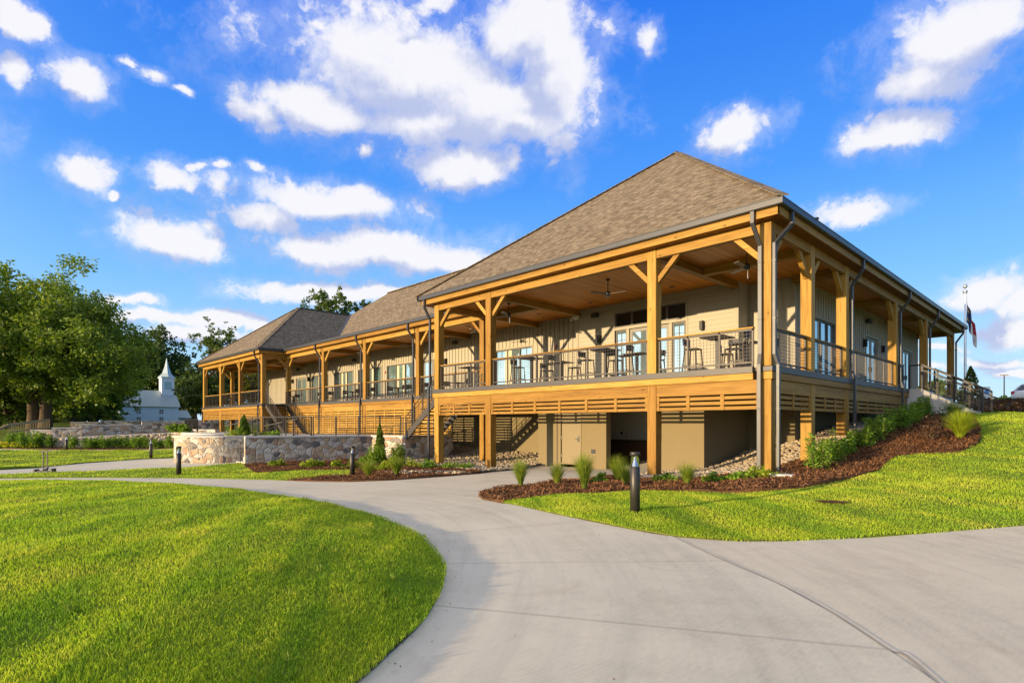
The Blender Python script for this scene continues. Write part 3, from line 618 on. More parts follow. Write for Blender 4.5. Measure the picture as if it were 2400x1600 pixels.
edge_y(.46, 14.75, 0, post_y=[0, 2.93, 6.2, 14.4])
edge_x(-37.85, -14.85, YM, post_x=MID, zlat=.95, stop=-17.25)
edge_x(-52.6, -37.8, YL, post_x=LW)
edge_y(YL+.1, YM, -37.86+.0, post_y=[YL, YM])
MB().box(-52.57, -52.45, YL, 12, ZT, ZD).build('deck_trim', TRIMM, H); MB().box(-52.55, -52.46, YL, 12, ZB1, ZT).build('rim_board', WY, H); MB().box(-52.5, -52.4, YL, 12, ZL, ZB1).build('lattice', WY, H)
MB().box(-14.84, -14.75, .35, 2.8, ZB1, ZT).build('rim_board', WY, H)
# deck floor
d = MB(); d.box(-14.8, -.06, .06, 6.5, ZD-.12, ZD-.03); d.box(-1.75, -.06, 6.5, 26.4, ZD-.12, ZD-.03); d.box(-37.8, -14.81, YM+.06, 6.5, ZD-.12, ZD-.03); d.box(-52.4, -37.81, YL+.06, 12, ZD-.12, ZD-.03)
d.build('deck', DECKM, H)
# plates, fascia, soffit, gutters
def roof_edge(pts, closed=False):
    """pts: plan corner points of the post line, outside on the right-hand side when walking; builds plate, fascia and gutter"""
    pass
def plate_x(y, xs):
    b = MB(); xs = sorted(xs)
    for a, c in zip(xs, xs[1:]): b.box(a+PW+.003, c-.003, y+.012, y+.20, ZP, ZS+.01)
    b.build('plate_beam', WX, H, bevel=.006)
def plate_y(x, ys, s=1):
    b = MB(); ys = sorted(ys)
    for a, c in zip(ys, ys[1:]): b.box(*((x-.20, x-.012) if s > 0 else (x+.012, x+.2)), a+PW+.003, c-.003, ZP, ZS+.01)
    b.build('plate_beam', WY, H, bevel=.006)
plate_x(0, [-14.78, -11.31, -3.75, -PW]); plate_y(0, [0]+SIDE); plate_x(YM, MID[::-1]); plate_x(YL, LW[::-1]); plate_y(-37.89, [YL, YM])
plate_y(-52.5, [YL, 3.4, 11.8], -1); plate_x(11.8, [-52.5, -47.2, -42.])
OV = .46
# fascia boards (wood), gutters (metal), soffit (boards)
def fascia_x(x0, x1, y): MB().box(x0, x1, y-OV+.13, y-OV+.17, ZS, ZG-.16).build('fascia', WX, H, bevel=.004)
def fascia_y(y0, y1, x, s=1): MB().box(x+s*(OV-.13), x+s*(OV-.17), y0, y1, ZS, ZG-.16).build('fascia', WY, H, bevel=.004)
def gut(mb, p0, p1, s):      # gutter trough with a rolled lip; runs p0 -> p1, outside to side s
    (x0, y0), (x1, y1) = p0, p1
    return mb
def gutter_x(x0, x1, y, mit=(0, 0)):
    g = MB(); prof = [(-OV+.125, ZG-.18), (-OV+.02, ZG-.18), (-OV, ZG-.16), (-OV, ZG-.02), (-OV-.012, ZG-.012), (-OV-.012, ZG), (-OV+.012, ZG), (-OV+.02, ZG-.03), (-OV+.125, ZG-.03)]
    b = len(g.v)
    for x, m in ((x0, mit[0]), (x1, mit[1])): g.v += [(x+m*(-(py)), y+py, pz) for py, pz in prof]
    n = len(prof)
    for k in range(n): g.f.append((k, (k+1) % n, n+(k+1) % n, n+k))
    g.f.append(tuple(range(n))[::-1]); g.f.append(tuple(range(n, 2*n)))
    g.build('gutter', METAL, H)
def gutter_y(y0, y1, x, s=1, mit=(0, 0)):
    g = MB(); prof = [(OV-.125, ZG-.18), (OV-.02, ZG-.18), (OV, ZG-.16), (OV, ZG-.02), (OV+.012, ZG-.012), (OV+.012, ZG), (OV-.012, ZG), (OV-.02, ZG-.03), (OV-.125, ZG-.03)]
    for y, m in ((y0, mit[0]), (y1, mit[1])): g.v += [(x+s*px_, y-m*px_, pz) for px_, pz in prof]
    n = len(prof)
    for k in range(n): g.f.append((k, (k+1) % n, n+(k+1) % n, n+k))
    g.f.append(tuple(range(n))[::-1]); g.f.append(tuple(range(n, 2*n)))
    g.build('gutter', METAL, H)
XR0 = -15.0                                                        # left end of the right wing's eave line
gutter_x(XR0-OV, 0, 0, (0, 1)); gutter_y(0, 26.6+OV, 0, 1, (1, 0)); fascia_x(XR0-.33, OV-.13, 0); fascia_y(-OV+.13, 26.9, 0)
gutter_y(-OV, YM-OV, XR0, -1); fascia_y(-OV+.13, YM-OV, XR0, -1)
gutter_x(-37.4, XR0-OV+.12, YM); fascia_x(-37.5, XR0-OV+.13, YM)
gutter_x(-52.9, -37.89, YL, (0, 1)); fascia_x(-52.7, -37.89+OV-.13, YL); gutter_y(YL, YM-OV, -37.89, 1, (1, 0)); fascia_y(YL-OV+.13, YM-OV+.13, -37.89)
gutter_y(YL-OV, 12.6, -52.45, -1); fascia_y(YL-OV+.13, 12.6, -52.45, -1)
c = MB(); c.box(-15.3, -.1, .1, 6.55, ZS, ZS+.03); c.box(-1.8, -.1, 6.55, 26.9, ZS, ZS+.03); c.box(-37.6, -15.3, YM+.1, 6.55, ZS+.002, ZS+.03); c.box(-52.5, -37.6, YL+.1, 12.5, ZS+.001, ZS+.03)
for q in ((-15.3, .3, -.3, .1), (-.1, .3, .1, 26.9), (-37.9, -15.3, YM-.3, YM+.1), (-52.75, -37.6, YL-.3, YL+.1), (-37.9, -37.57, YL+.1, YM-.3), (-52.75, -52.5, YL+.1, 12.5), (-15.32, -14.9, .1, YM-.3)): MB().box(*q, ZS+.003, ZS+.03).build('soffit', SOFFSHADEM, H)
c.build('porch_ceiling', CEILM, H)
# lateral ceiling beams
for x in (-3.72, -11.28, -14.75): MB().box(x+.03, x+.28, .2, 5.65 if x > -12 else 6.5, ZP+.02, ZS).build('ceiling_beam', WY, H, bevel=.006)
for x in MID[1:4]: MB().box(x+.03, x+.28, YM+.2, 6.5, ZP+.02, ZS).build('ceiling_beam', WY, H, bevel=.006)
for x in LW[1:3]: MB().box(x+.03, x+.28, YL+.2, 6.5, ZP+.02, ZS).build('ceiling_beam', WY, H, bevel=.006)
for q in [(-3.44, -.32, 2.97, 3.2), (-14.47, -11.26, 3.0, 3.24), (-52.2, -37.9, 3.44, 3.68)]+[(-1.75, -.32, y+.03, y+.27) for y in SIDE[1:]]: MB().box(*q, ZP+.022, ZS).build('ceiling_beam', WX, H, bevel=.006)
# knee braces
def brace_x(x, y, s): MB().bar((x-.02*s, y+.155, 5.98), (x+.70*s, y+.155, ZP+.05), .13, .15).build('brace', WX, H, bevel=.004)
def brace_y(x, y, s): MB().bar((x-.155, y-.02*s, 5.98), (x-.155, y+.70*s, ZP+.05), .13, .15).build('brace', WY, H, bevel=.004)
for x in (-3.75, -11.31): brace_x(x+PW, 0, 1); brace_x(x, 0, -1)
brace_x(-14.47, 0, 1); brace_x(-PW, 0, -1)
for y in SIDE[:-1]: brace_y(0, y+PW, 1); brace_y(0, y, -1)
brace_y(0, SIDE[-1], -1); brace_y(0, PW, 1)
for x in MID[1:4]: brace_x(x+PW, YM, 1); brace_x(x, YM, -1)
brace_x(MID[0], YM, -1); brace_x(MID[4]+PW, YM, 1); brace_y(-37.6, YM, -1)
for x in LW[1:3]: brace_x(x+PW, YL, 1); brace_x(x, YL, -1)
brace_x(LW[3]+PW, YL, 1); brace_x(LW[0], YL, -1)
for y in (3.4, 11.8): brace_y(-52.2, y, -1)
brace_y(-52.2, 3.4+PW, 1); brace_y(-52.2, YL+PW, 1)
# roofs
def roof(name, V, F, uvax):
    me = bpy.data.meshes.new(name); me.from_pydata(V, [], F); me.update()
    o = link(name, me, ROOFM, H); ul = me.uv_layers.new(name='uv')
    for p, ax in zip(me.polygons, uvax):
        n = p.normal; e = Vector(ax); s = n.cross(e)
        for li in p.loop_indices:
            v = me.vertices[me.loops[li].vertex_index].co; ul.data[li].uv = (v.dot(e), v.dot(s))
    return o
X_, Y_ = (1, 0, 0), (0, 1, 0)
AP = 13.9
V = [(-15.48, -.47, ZG), (.47, -.47, ZG), (.47, 27.05, ZG), (-15.48, 27.05, ZG), (-7.42, 8.1, AP), (-7.42, 18.6, AP)]
roof('roof', V, [(0, 1, 4), (1, 2, 5, 4), (2, 3, 5), (3, 0, 4, 5), (3, 2, 1, 0)], [X_, Y_, X_, Y_, X_])
# middle roof: clipped at the left where it meets the left wing, low porch roof beyond
pit = .77
mz = lambda y: ZG+pit*(y-(YM-OV))
V = [(-28.2, YM-OV-.01, ZG), (-12.5, YM-OV-.01, ZG), (-12.5, 7.5, mz(7.5)), (-30.8, 7.5, mz(7.5)), (-32.4, 5.4, mz(5.4)), (-30.8, 14.5, ZG), (-12.5, 14.5, ZG), (-32.4, 9.6, mz(5.4)), (-28.2, 12.6, ZG)]
roof('roof', V, [(0, 1, 2, 3, 4), (2, 6, 5, 7, 3), (3, 7, 4), (4, 7, 8, 0), (7, 5, 8), (0, 8, 5, 6, 1)], [X_, X_, Y_, Y_, Y_, X_])
MB().bar((-28.24, YM-OV+.02, ZG+.02), (-32.46, 5.4, mz(5.4)+.03), .22, .03).build('roof_flashing', METAL, H)
V = [(-37.45, YM-OV-.01, ZG), (-28.19, YM-OV-.01, ZG), (-28.3, 7.0, ZG+.55), (-37.45, 7.0, ZG+.55)]
roof('roof', V, [(0, 1, 2, 3)], [X_])
V = [(-52.93, YL-OV-.01, ZG), (-37.42, YL-OV-.01, ZG), (-37.42, 16.5, ZG), (-52.93, 16.5, ZG), (-45.2, 6.95, 12.25), (-45.2, 13.4, 12.25)]
roof('roof', V, [(0, 1, 4), (1, 2, 5, 4), (2, 3, 5), (3, 0, 4, 5), (3, 2, 1, 0)], [X_, Y_, X_, Y_, X_])
rc = MB()
for a, b in (((-15.48, -.47, ZG), (-7.42, 8.1, AP)), ((.47, -.47, ZG), (-7.42, 8.1, AP)), ((-52.93, YL-OV, ZG), (-45.2, 6.95, 12.25)), ((-37.42, YL-OV, ZG), (-45.2, 6.95, 12.25)), ((-45.2, 6.95, 12.25), (-45.2, 13.4, 12.25)), ((-12.5, 7.5, mz(7.5)), (-30.8, 7.5, mz(7.5)))):
    rc.bar(tuple(Vector(a)+Vector((0, 0, .01))), tuple(Vector(b)+Vector((0, 0, .01))), .3, .03)
o = rc.build('ridge_cap', ROOFM, H); wall_uv(o)
MB().lathe([(.05, 7.3), (.05, 7.66), (.07, 7.67), (.07, 7.72)], (.1, 3.05, 0), 10).build('roof_vent', METAL, H)
# ------------------------------------------------ walls with real openings
def wall_x(name, x0, x1, z0, z1, y, ops, m, bat=.3, th=.2, kind='bb'):
    """wall facing -y; ops: (xa, xb, za, zb)"""
    b = MB(); ops = sorted(ops); cur = x0
    for xa, xb, za, zb in ops:
        if xa > cur: b.box(cur, xa, y, y+th, z0, z1)
        if za > z0: b.box(xa, xb, y, y+th, z0, za)
        if zb < z1: b.box(xa, xb, y, y+th, zb, z1)
        cur = xb
    if cur < x1: b.box(cur, x1, y, y+th, z0, z1)
    free = lambda x, z, w=.03: all(not (xa-w-.06 < x < xb+w+.06 and za-.1 < z < zb+.1) for xa, xb, za, zb in ops)
    if kind == 'bb':
        x = x0+.1
        while x < x1-.05:
            hit_ = [o_ for o_ in ops if o_[0]-.1 < x < o_[1]+.1]
            if not hit_: b.box(x-.022, x+.022, y-.034, y-.0005, z0, z1-.003)
            else:
                if hit_[0][2] > z0+.1: b.box(x-.022, x+.022, y-.034, y-.0005, z0, hit_[0][2]-.1)
                b.box(x-.022, x+.022, y-.034, y-.0005, hit_[0][3]+.1, z1-.003)
            x += bat
    if kind == 'lap':
        z = z0
        while z < z1-.05:
            segs = [(x0, x1)]
            for xa, xb, za, zb in ops:
                if za-.1 < z+.09 < zb+.1: segs = [q for s in segs for q in ((s[0], min(s[1], xa-.1)), (max(s[0], xb+.1), s[1])) if q[1]-q[0] > .02]
            for a, c in segs:
                k = len(b.v); b.v += [(a, y-.026, z), (c, y-.026, z), (c, y-.006, z+.178), (a, y-.006, z+.178), (a, y-.0005, z), (c, y-.0005, z)]
                b.f += [(k, k+1, k+2, k+3), (k+4, k+5, k+1, k)]
            z += .18
    return b.build(name, m, H)
def wall_y(name, y0, y1, z0, z1, x, ops, m, bat=.3, th=.2):
    b = MB(); ops = sorted(ops); cur = y0
    for ya, yb, za, zb in ops:
        if ya > cur: b.box(x-th, x, cur, ya, z0, z1)
        if za > z0: b.box(x-th, x, ya, yb, z0, za)
        if zb < z1: b.box(x-th, x, ya, yb, zb, z1)
        cur = yb
    if cur < y1: b.box(x-th, x, cur, y1, z0, z1)
    if bat:
        y = y0+.1
        while y < y1-.05:
            h_ = [o_ for o_ in ops if o_[0]-.1 < y < o_[1]+.1]
            if not h_: b.box(x+.0005, x+.034, y-.022, y+.022, z0, z1-.003)
            else:
                if h_[0][2] > z0+.1: b.box(x+.0005, x+.034, y-.022, y+.022, z0, h_[0][2]-.1)
                b.box(x+.0005, x+.034, y-.022, y+.022, h_[0][3]+.1, z1-.003)
            y += bat
    return b.build(name, m, H)
ZC = ZS-.002
def frame_rect(mb, mp, a0, a1, z0, z1, w, o0, o1):                 # picture-frame of four bars; mp maps (along, out, z)
    for (p, q, r, s) in ((a0, a1, z0, z0+w), (a0, a1, z1-w, z1), (a0, a0+w, z0+w, z1-w), (a1-w, a1, z0+w, z1-w)):
        A = mp(p, o0, r); B = mp(q, o1, s); mb.box(A[0], B[0], A[1], B[1], A[2], B[2])
def window(mp, a0, a1, z0, z1, lites, trans=None, curtain=(), name='window', hmun=0):
    t = MB(); frame_rect(t, mp, a0-.09, a1+.09, z0-.09, z1+.09, .088, -.03, .02)
    root = t.build(name, TRIMB, H, bevel=.004)
    f = MB(); frame_rect(f, mp, a0, a1, z0, z1, .055, .03, .12)
    st = (a1-a0)/lites
    for k in range(1, lites):
        A = mp(a0+k*st-.035, .03, z0+.055); B = mp(a0+k*st+.035, .12, z1-.055); f.box(A[0], B[0], A[1], B[1], A[2], B[2])
    part(f.build('window_frame', WINFR, H), root)
    p = MB(); A = mp(a0+.05, .085, z0+.05); B = mp(a1-.05, .095, z1-.05); p.box(A[0], B[0], A[1], B[1], A[2], B[2]); part(p.build('pane', GLASSM, H), root)
    if hmun:
        g = MB()
        for k in range(lites):
            A = mp(a0+k*st+.05, .07, z1-hmun-.012); B = mp(a0+(k+1)*st-.05, .084, z1-hmun+.012); g.box(A[0], B[0], A[1], B[1], A[2], B[2])
            A = mp(a0+(k+.5)*st-.012, .07, z1-hmun+.02); B = mp(a0+(k+.5)*st+.012, .084, z1-.05); g.box(A[0], B[0], A[1], B[1], A[2], B[2])
        part(g.build('glazing_bar', WINFR, H), root)
    if curtain:
        g = MB()
        for (ca, cb_) in curtain:
            n = 8
            for k in range(n):
                A = mp(ca+(cb_-ca)*k/n, .072+.005*(k % 2), z0+.06); B = mp(ca+(cb_-ca)*(k+1)/n, .084, z1-.06); g.box(A[0], B[0], A[1], B[1], A[2], B[2])
        part(g.build('curtain', CURTAIN, H), root)
    return root
def double_door(mp, a0, a1, z0, z1, tint=GLASSM):
    t = MB(); frame_rect(t, mp, a0-.08, a1+.08, z0-.2, z1+.08, .078, -.03, .02); root = t.build('door', TRIMB, H, bevel=.004)
    m = (a0+a1)/2
    for p, q, hs_ in ((a0+.01, m-.006, 1), (m+.006, a1-.01, -1)):
        f = MB(); frame_rect(f, mp, p, q, z0+.01, z1-.01, .13, .05, .10); l = part(f.build('door_leaf', DOORFR, H, bevel=.004), root)
        g = MB(); A = mp(p+.125, .07, z0+.14); B = mp(q-.125, .085, z1-.14); g.box(A[0], B[0], A[1], B[1], A[2], B[2]); part(g.build('door_glass', tint, H), root)
        hx = (q-.07) if hs_ > 0 else (p+.07); A = mp(hx-.02, .01, z0+.95); B = mp(hx+.02, .048, z0+1.2); part(MB().box(A[0], B[0], A[1], B[1], A[2], B[2]).build('door_handle', BLACKM, H), root)
    return root
fx = lambda Y: (lambda a, o, z: (a, Y+o, z))
fy = lambda X: (lambda a, o, z: (X-o, a, z))
ZW0, ZW1 = 3.55, 5.73
wins = [(-41.4, -38.3, 3), (-37.3, -34.2, 3), (-33.4, -30.1, 3), (-29.3, -26.0, 3), (-17.9, -15.0, 3)]; drs = [(-44.6, -42.5), (-24.9, -22.9)]
ops = [(a, b, ZW0, ZW1) for a, b, _ in wins]+[(a, b, ZD, ZW1) for a, b in drs]
wall_x('wall', -51.6, -11.25, ZD-.05, ZC, 6.5, ops, SIDING)
for i, (a, b, l) in enumerate(wins):
    st = (b-a)/3; cur = [(a+st*1.05, a+st*1.3), (a+st*1.7, a+st*1.95)] if i != 4 else [(a+st-.22, a+st-.03), (a+st+.05, a+st+.3)]
    window(fx(6.5), a, b, ZW0, ZW1, l, curtain=cur, hmun=0 if i != 4 else .5)
for a, b in drs: double_door(fx(6.5), a, b, ZD, ZW1)
MB().box(-51.63, -51.48, 6.46, 6.52, ZD, ZC).build('corner_board', TRIMB, H)
# projecting bay with lap siding
bo = [(-9.04, -5.6, ZD, 6.5)]
wall_x('wall', -11.25, -3.45, ZD-.05, ZC-.001, 5.65, bo, SIDING, kind='lap')
wall_y('wall', 5.86, 6.68, ZD-.05, ZC-.003, -3.45, [], SIDING, bat=0)
o = MB(); o.box(-3.6, -3.44, 5.615, 5.63, ZD, ZC-.004); o.box(-3.446, -3.43, 5.615, 5.76, ZD, ZC-.004); o.box(-11.26, -11.1, 5.615, 5.63, ZD, ZC-.004); o.build('corner_board', TRIMB, H)
e = MB(); mp = fx(5.65)
frame_rect(e, mp, -9.14, -5.5, ZD-.15, 6.6, .098, -.035, .02); root = e.build('entrance', TRIMB, H, bevel=.004)
f = MB()
for a, b in ((-9.04, -5.6),): 
    f.box(a, b, 5.62, 5.72, 5.74, 5.86)
for x in (-8.36, -6.28): f.box(x-.07, x+.07, 5.625, 5.72, ZD, 5.737)
part(f.build('entrance_mullion', TRIMB, H, bevel=.004), root)
f = MB(); g = MB()
for k in range(4):
    a = -9.04+k*.86; frame_rect(f, mp, a+.004, a+.856, 5.865, 6.495, .045, .02, .08); g.box(a+.04, a+.82, 5.70, 5.71, 5.9, 6.46)
part(f.build('transom_frame', WINFR, H), root); part(g.build('transom_glass', DGLASS, H), root)
for a, b in ((-9.0, -8.44), (-6.2, -5.64)):
    f = MB(); g = MB(); frame_rect(f, mp, a, b, ZD+.02, 5.73, .05, .02, .08); f.box((a+b)/2-.012, (a+b)/2+.012, 5.68, 5.698, ZD+.07, 5.68); f.box(a+.05, b-.05, 5.68, 5.698, 5.28, 5.30); g.box(a+.04, b-.04, 5.70, 5.71, ZD+.06, 5.69); part(f.build('sidelight_frame', WINFR, H), root); part(g.build('sidelight_glass', GLASSM, H), root)
for p, q, hs_ in ((-8.28, -7.33, 1), (-7.31, -6.36, -1)):
    f = MB(); frame_rect(f, mp, p, q, ZD+.01, 5.72, .14, .03, .09); part(f.build('door_leaf', DOORFR, H, bevel=.005), root)
    part(MB().box(p+.13, q-.13, 5.70, 5.712, ZD+.15, 5.58).build('door_glass', GLASSM, H), root)
    hx = q-.07 if hs_ > 0 else p+.07; part(MB().box(hx-.02, hx+.02, 5.63, 5.675, 4.05, 4.35).build('door_handle', BLACKM, H), root)
# right part of the front wall and the long side wall
wall_x('wall', -3.45, -1.75, ZD-.05, ZC, 6.5, [], SIDING)
sops = [(8.45, 10.95, ZW0, ZW1), (15.3, 17.3, ZD, ZW1), (22.2, 24.3, ZD, ZW1)]
wall_y('wall', 6.7, 26.0, ZD-.05, ZC, -1.75, sops, SIDING)
MB().box(-1.9, -1.73, 6.46, 6.60, ZD, ZC-.001).build('corner_board', TRIMB, H)
window(fy(-1.75), 8.45, 10.95, ZW0, ZW1, 3, curtain=[(9.1, 9.3)]); double_door(fy(-1.75), 15.3, 17.3, ZD, ZW1); double_door(fy(-1.75), 22.2, 24.3, ZD, ZW1)
MB().box(-15, -1.8, 25.8, 26.0, 0, ZC-.01).build('wall', SIDING, H); MB().box(-51.6, -51.4, 6.7, 11.8, .5, ZC-.01).build('wall', SIDING, H); MB().box(-51.4, -15, 11.6, 11.8, .5, ZC-.01).build('wall', SIDING, H)
# ------------------------------------------------ basement
def stw(b, x0, x1, y0, y1, z0=-.6): b.box(x0, x1, y0, y1, z0, ZB1+.2)
b = MB(); b.box(-46.5, -11.2, 6.45, 6.6, -.7, ZD-.13); b.build('basement_wall', STUCCO, H)
b = MB(); stw(b, -11.22, -9.92, 3.0, 3.3); b.box(-11.22, -11.12, 3.3, 6.5, -.6, ZB1+.2); b.box(-9.92, -8.84, 3.0, 3.3, 2.12, ZB1+.2); stw(b, -8.84, -7.55, 3.0, 3.3);  b.build('basement_wall', STUCCO, H)
s = MB()
for x, w in ((-16.6, .008), (-10.11, .022)): yy = 6.45 if x < -12 else 3.0; MB().box(x-w, x+w, yy-.006, yy-.001, -.3, 2.6).build('wall_joint', DARKF, H)
dr = MB().box(-9.9, -8.86, 3.05, 3.1, -.06, 2.1).build('basement_door', STUCCOD, H, bevel=.004)
f = MB(); frame_rect(f, fx(3.0), -9.965, -8.795, -.06, 2.17, .06, -.02, .08); part(f.build('door_frame', STUCCOD, H, bevel=.004), dr)
for z in (.3, 1.05, 1.8): part(MB().box(-9.91, -9.87, 3.02, 3.049, z-.06, z+.06).build('hinge', STEELP, H), dr)
part(MB().box(-9.9, -8.86, 3.03, 3.05, -.06, -.035).build('kick_strip', STEELP, H), dr)
hd = MB(); hd.box(-9.02, -8.94, 3.02, 3.05, .88, 1.12); hd.bar((-8.98, 2.99, 1.0), (-9.12, 2.99, 1.0), .022, .022); part(hd.build('door_handle', CHROME, H), dr)
v = MB(); v.box(-8.28, -8.08, 2.98, 2.999, .42, .6); v.build('wall_vent', DARKF, H)
MB().box(-8.3, -8.06, 2.985, 2.999, .40, .415).build('vent_sill', TRIMB, H)
b = MB(); stw(b, -5.08, -3.44, 3.0, 6.6); b.build('basement_wall', STUCCO, H)
b = MB(); stw(b, -3.44, -1.75, 6.5, 6.7); b.box(-1.95, -1.75, 6.7, 26, -.2, ZB1+.2); b.build('basement_wall', STUCCO, H)
MB().box(-3.43, -1.76, 6.47, 6.498, .50, .58).build('wall_base', CAPM, H)
MB().box(-11.1, -5.08, 6.3, 6.5, -.6, ZB1+.2).build('service_wall', TILEW, H)
k = MB().box(-11.0, -5.1, 5.62, 6.29, -.1, .86).build('service_counter', CABINET, H)
part(MB().box(-11.02, -5.09, 5.58, 6.295, .862, .92).build('counter_top', COUNTER, H), k)
sk = MB(); sk.tube([(-8.6, 6.1, .92), (-8.6, 6.1, 1.2), (-8.6, 6.06, 1.27), (-8.6, 5.98, 1.27), (-8.6, 5.95, 1.2)], .014, 6); part(sk.build('tap', CHROME, H), k)
MB().box(-9.2, -9.1, 6.285, 6.299, 1.15, 1.27).build('wall_socket', DARKF, H)
# ------------------------------------------------ downspouts
def downspout(p_g, p_w, p_lo, zbot, w=.105, dp=.08, ax=0, jog=True):
    """p_g gutter outlet (x,y), p_w upper run (x,y), p_lo lower run (x,y)"""
    b = MB(); up = (0, 1, 0) if ax == 0 else (1, 0, 0)
    P = [(p_g[0], p_g[1], ZG-.17), (p_g[0], p_g[1], 6.82), (p_w[0], p_w[1], 6.3)]
    b.path(P, *((w, dp) if ax == 0 else (dp, w)) if False else (w, dp), up)
    b.bar((p_w[0], p_w[1], 6.33), (p_w[0], p_w[1], 3.42), w, dp, up)
    b.bar((p_w[0], p_w[1], 3.45), (p_lo[0], p_lo[1], 3.16), w, dp, up); b.bar((p_lo[0], p_lo[1], 3.19), (p_lo[0], p_lo[1], zbot), w, dp, up)
    for z, q in ((5.85, p_w), (4.35, p_w), (2.0, p_lo)): b.box(q[0]-w/2-.008, q[0]+w/2+.008, q[1]-dp/2-.008, q[1]+dp/2+.008, z, z+.035)
    b.bar((p_lo[0], p_lo[1], zbot+.05), (p_lo[0]+(0 if ax == 0 else .25), p_lo[1]-(.25 if ax == 0 else 0), zbot-.05), w, dp, up)
    return b.build('downspout', METAL, H, bevel=.006)
downspout((-.32, -.39), (-.26, -.06), (-.26, -.12), .32)
downspout((.39, .36), (.075, .03), (.15, .09), .30, ax=1, w=.10)
downspout((-15.0, -.39), (-15.02, -.06), (-15.02, -.13), -.1)
for x in MID[1:4]: downspout((x-.2, YM-.39), (x-.14, YM-.06), (x-.14, YM-.13), .95)
downspout((-38.45, YL-.39), (-38.4, YL-.06), (-38.4, YL-.13), .9); downspout((-52.75, YL-.3), (-52.62, YL+.1), (-52.7, YL-.0), .9)
for y, zb in zip(SIDE[1:], (1.2, 2.0, 2.2, 2.4)): downspout((.39, y+.45), (.06, y+.40), (.14, y+.42), zb, ax=1)
# ------------------------------------------------ porch railings
def railing(p0, p1, npan, z0=ZD, cap=WX, wires=True, h=1.05):
    p0 = np.array(p0, float); p1 = np.array(p1, float); L = np.hypot(*(p1-p0)); u = (p1-p0)/L; P = lambda t, z: (p0[0]+u[0]*t, p0[1]+u[1]*t, z)
    root = MB().bar(P(0, z0+h), P(L, z0+h), .13, .04).build('railing', cap, H, bevel=.004)
    f = MB(); f.bar(P(0, z0+h-.05), P(L, z0+h-.05), .05, .05); f.bar(P(0, z0+.12), P(L, z0+.12), .045, .045); st = L/npan
    for k in range(npan+1):
        t = min(max(k*st, .03), L-.03); f.bar(P(t, z0-.02), P(t, z0+h-.03), .05, .05, (u[0], u[1], 0))
    part(f.build('railing_frame', RAILM, H), root)
    w = MB(); n = int(L/.102)
    for k in range(1, n): w.bar(P(k*L/n, z0+.14), P(k*L/n, z0+h-.075), .007, .007, (u[0], u[1], 0))
    for k in range(1, 9): w.bar(P(.03, z0+.14+k*.0935), P(L-.03, z0+.14+k*.0935), .007, .007)
    part(w.build('wire_mesh', WIREM, H), root)
    return root
YR = .12
railing((-14.44, YR), (-11.34, YR), 3); railing((-10.97, YR), (-3.78, YR), 6); railing((-3.41, YR), (-.5, YR), 3)
railing((-.15, .35), (-.15, 2.9), 2, cap=WY); railing((-.15, 3.27), (-.15, 6.17), 3, cap=WY); railing((-.15, 6.55), (-.15, 12.77), 5, cap=WY); railing((-.15, 13.15), (-.15, 14.7), 2, cap=WY)
for a, b in zip(MID[1:], MID): railing((a+PW+.03, YM+YR), (b-.2, YM+YR), 5)
for a, b in zip(LW[1:], LW): railing((a+PW+.03, YL+YR), (b-.2, YL+YR), 4)
railing((-52.38, 1.4), (-52.38, 3.35), 2, cap=WY); railing((-52.38, 3.8), (-52.38, 6.4), 2, cap=WY)
# recessed ceiling lights
for x, y in ((-2.0, 1.0), (-2.0, 4.6), (-5.3, 1.0), (-5.6, 4.6), (-9.3, 1.0), (-9.6, 4.6), (-13, 1.1), (-13, 4.9), (-18, 4.6), (-23, 4.6), (-29, 4.6), (-34.5, 4.6)): MB().lathe([(.09, -.012), (.10, 0), (.10, .01)], (x, y, ZS-.004), 12).build('recessed_light', DARKF, H)
# ================================================================ TERRACE, WALLS, STAIRS
TZ = .95
TERR = [(-21.0, -5.7), (-20.35, -2.6), (-19.85, -.2), (-17.9, .6), (-17.9, 3.25), (-23, 3.25), (-23, 6.4), (-54, 6.4), (-54, -.8), (-46, -2.4), (-30, -3.6), (-27.1, -5.0), (-25.4, -7.2), (-24.7, -7.4), (-23.8, -6.7), (-23.35, -6.0), (-23.2, -3.6), (-21.2, -3.6), (-21.2, -5.6)]
struct(MB().prism(TERR, -.7, TZ).build('terrace', CONC3))
def stone_wall(name, label, pts, z0, zt, th=.45, side=1, cap=.07, caplip=.05, stepz=None):
    """pts: plan line of the visible face, walking with the wall body on the left (side=1)"""
    P = [np.array(p, float) for p in pts]; root = thing(name, label, 'wall', (float(P[0][0]), float(P[0][1]), z0))
    off = []
    for i, p in enumerate(P):
        a = P[max(i-1, 0)]; b = P[min(i+1, len(P)-1)]; d = (b-a)/np.hypot(*(b-a)); off.append(np.array([-d[1], d[0]])*side)
    b = MB(); c = MB()
    for i in range(len(P)-1):
        za = zt[i] if isinstance(zt, (list, tuple)) else zt
        q = [P[i], P[i+1], P[i+1]+off[i+1]*th, P[i]+off[i]*th]; q = q if side > 0 else q[::-1]; b.prism([tuple(v) for v in q], z0, za)
        q = [P[i]-off[i]*caplip, P[i+1]-off[i+1]*caplip, P[i+1]+off[i+1]*(th+.02), P[i]+off[i]*(th+.02)]; q = q if side > 0 else q[::-1]; c.prism([tuple(v) for v in q], za+.001, za+cap)
    o = b.build('masonry', STONEM, root); wall_uv(o)
    c.build('coping', CAPM, root)
    return root
stone_wall('stone_wall', 'fieldstone terrace wall in shade behind the mulch bed, ending in a sunlit corner', smooth_poly([(-20.87, -6.02), (-20.1, -2.6), (-19.61, -.37)], k=5)+[(-17.66, .36), (-17.66, 3.3)], -.7, .98)
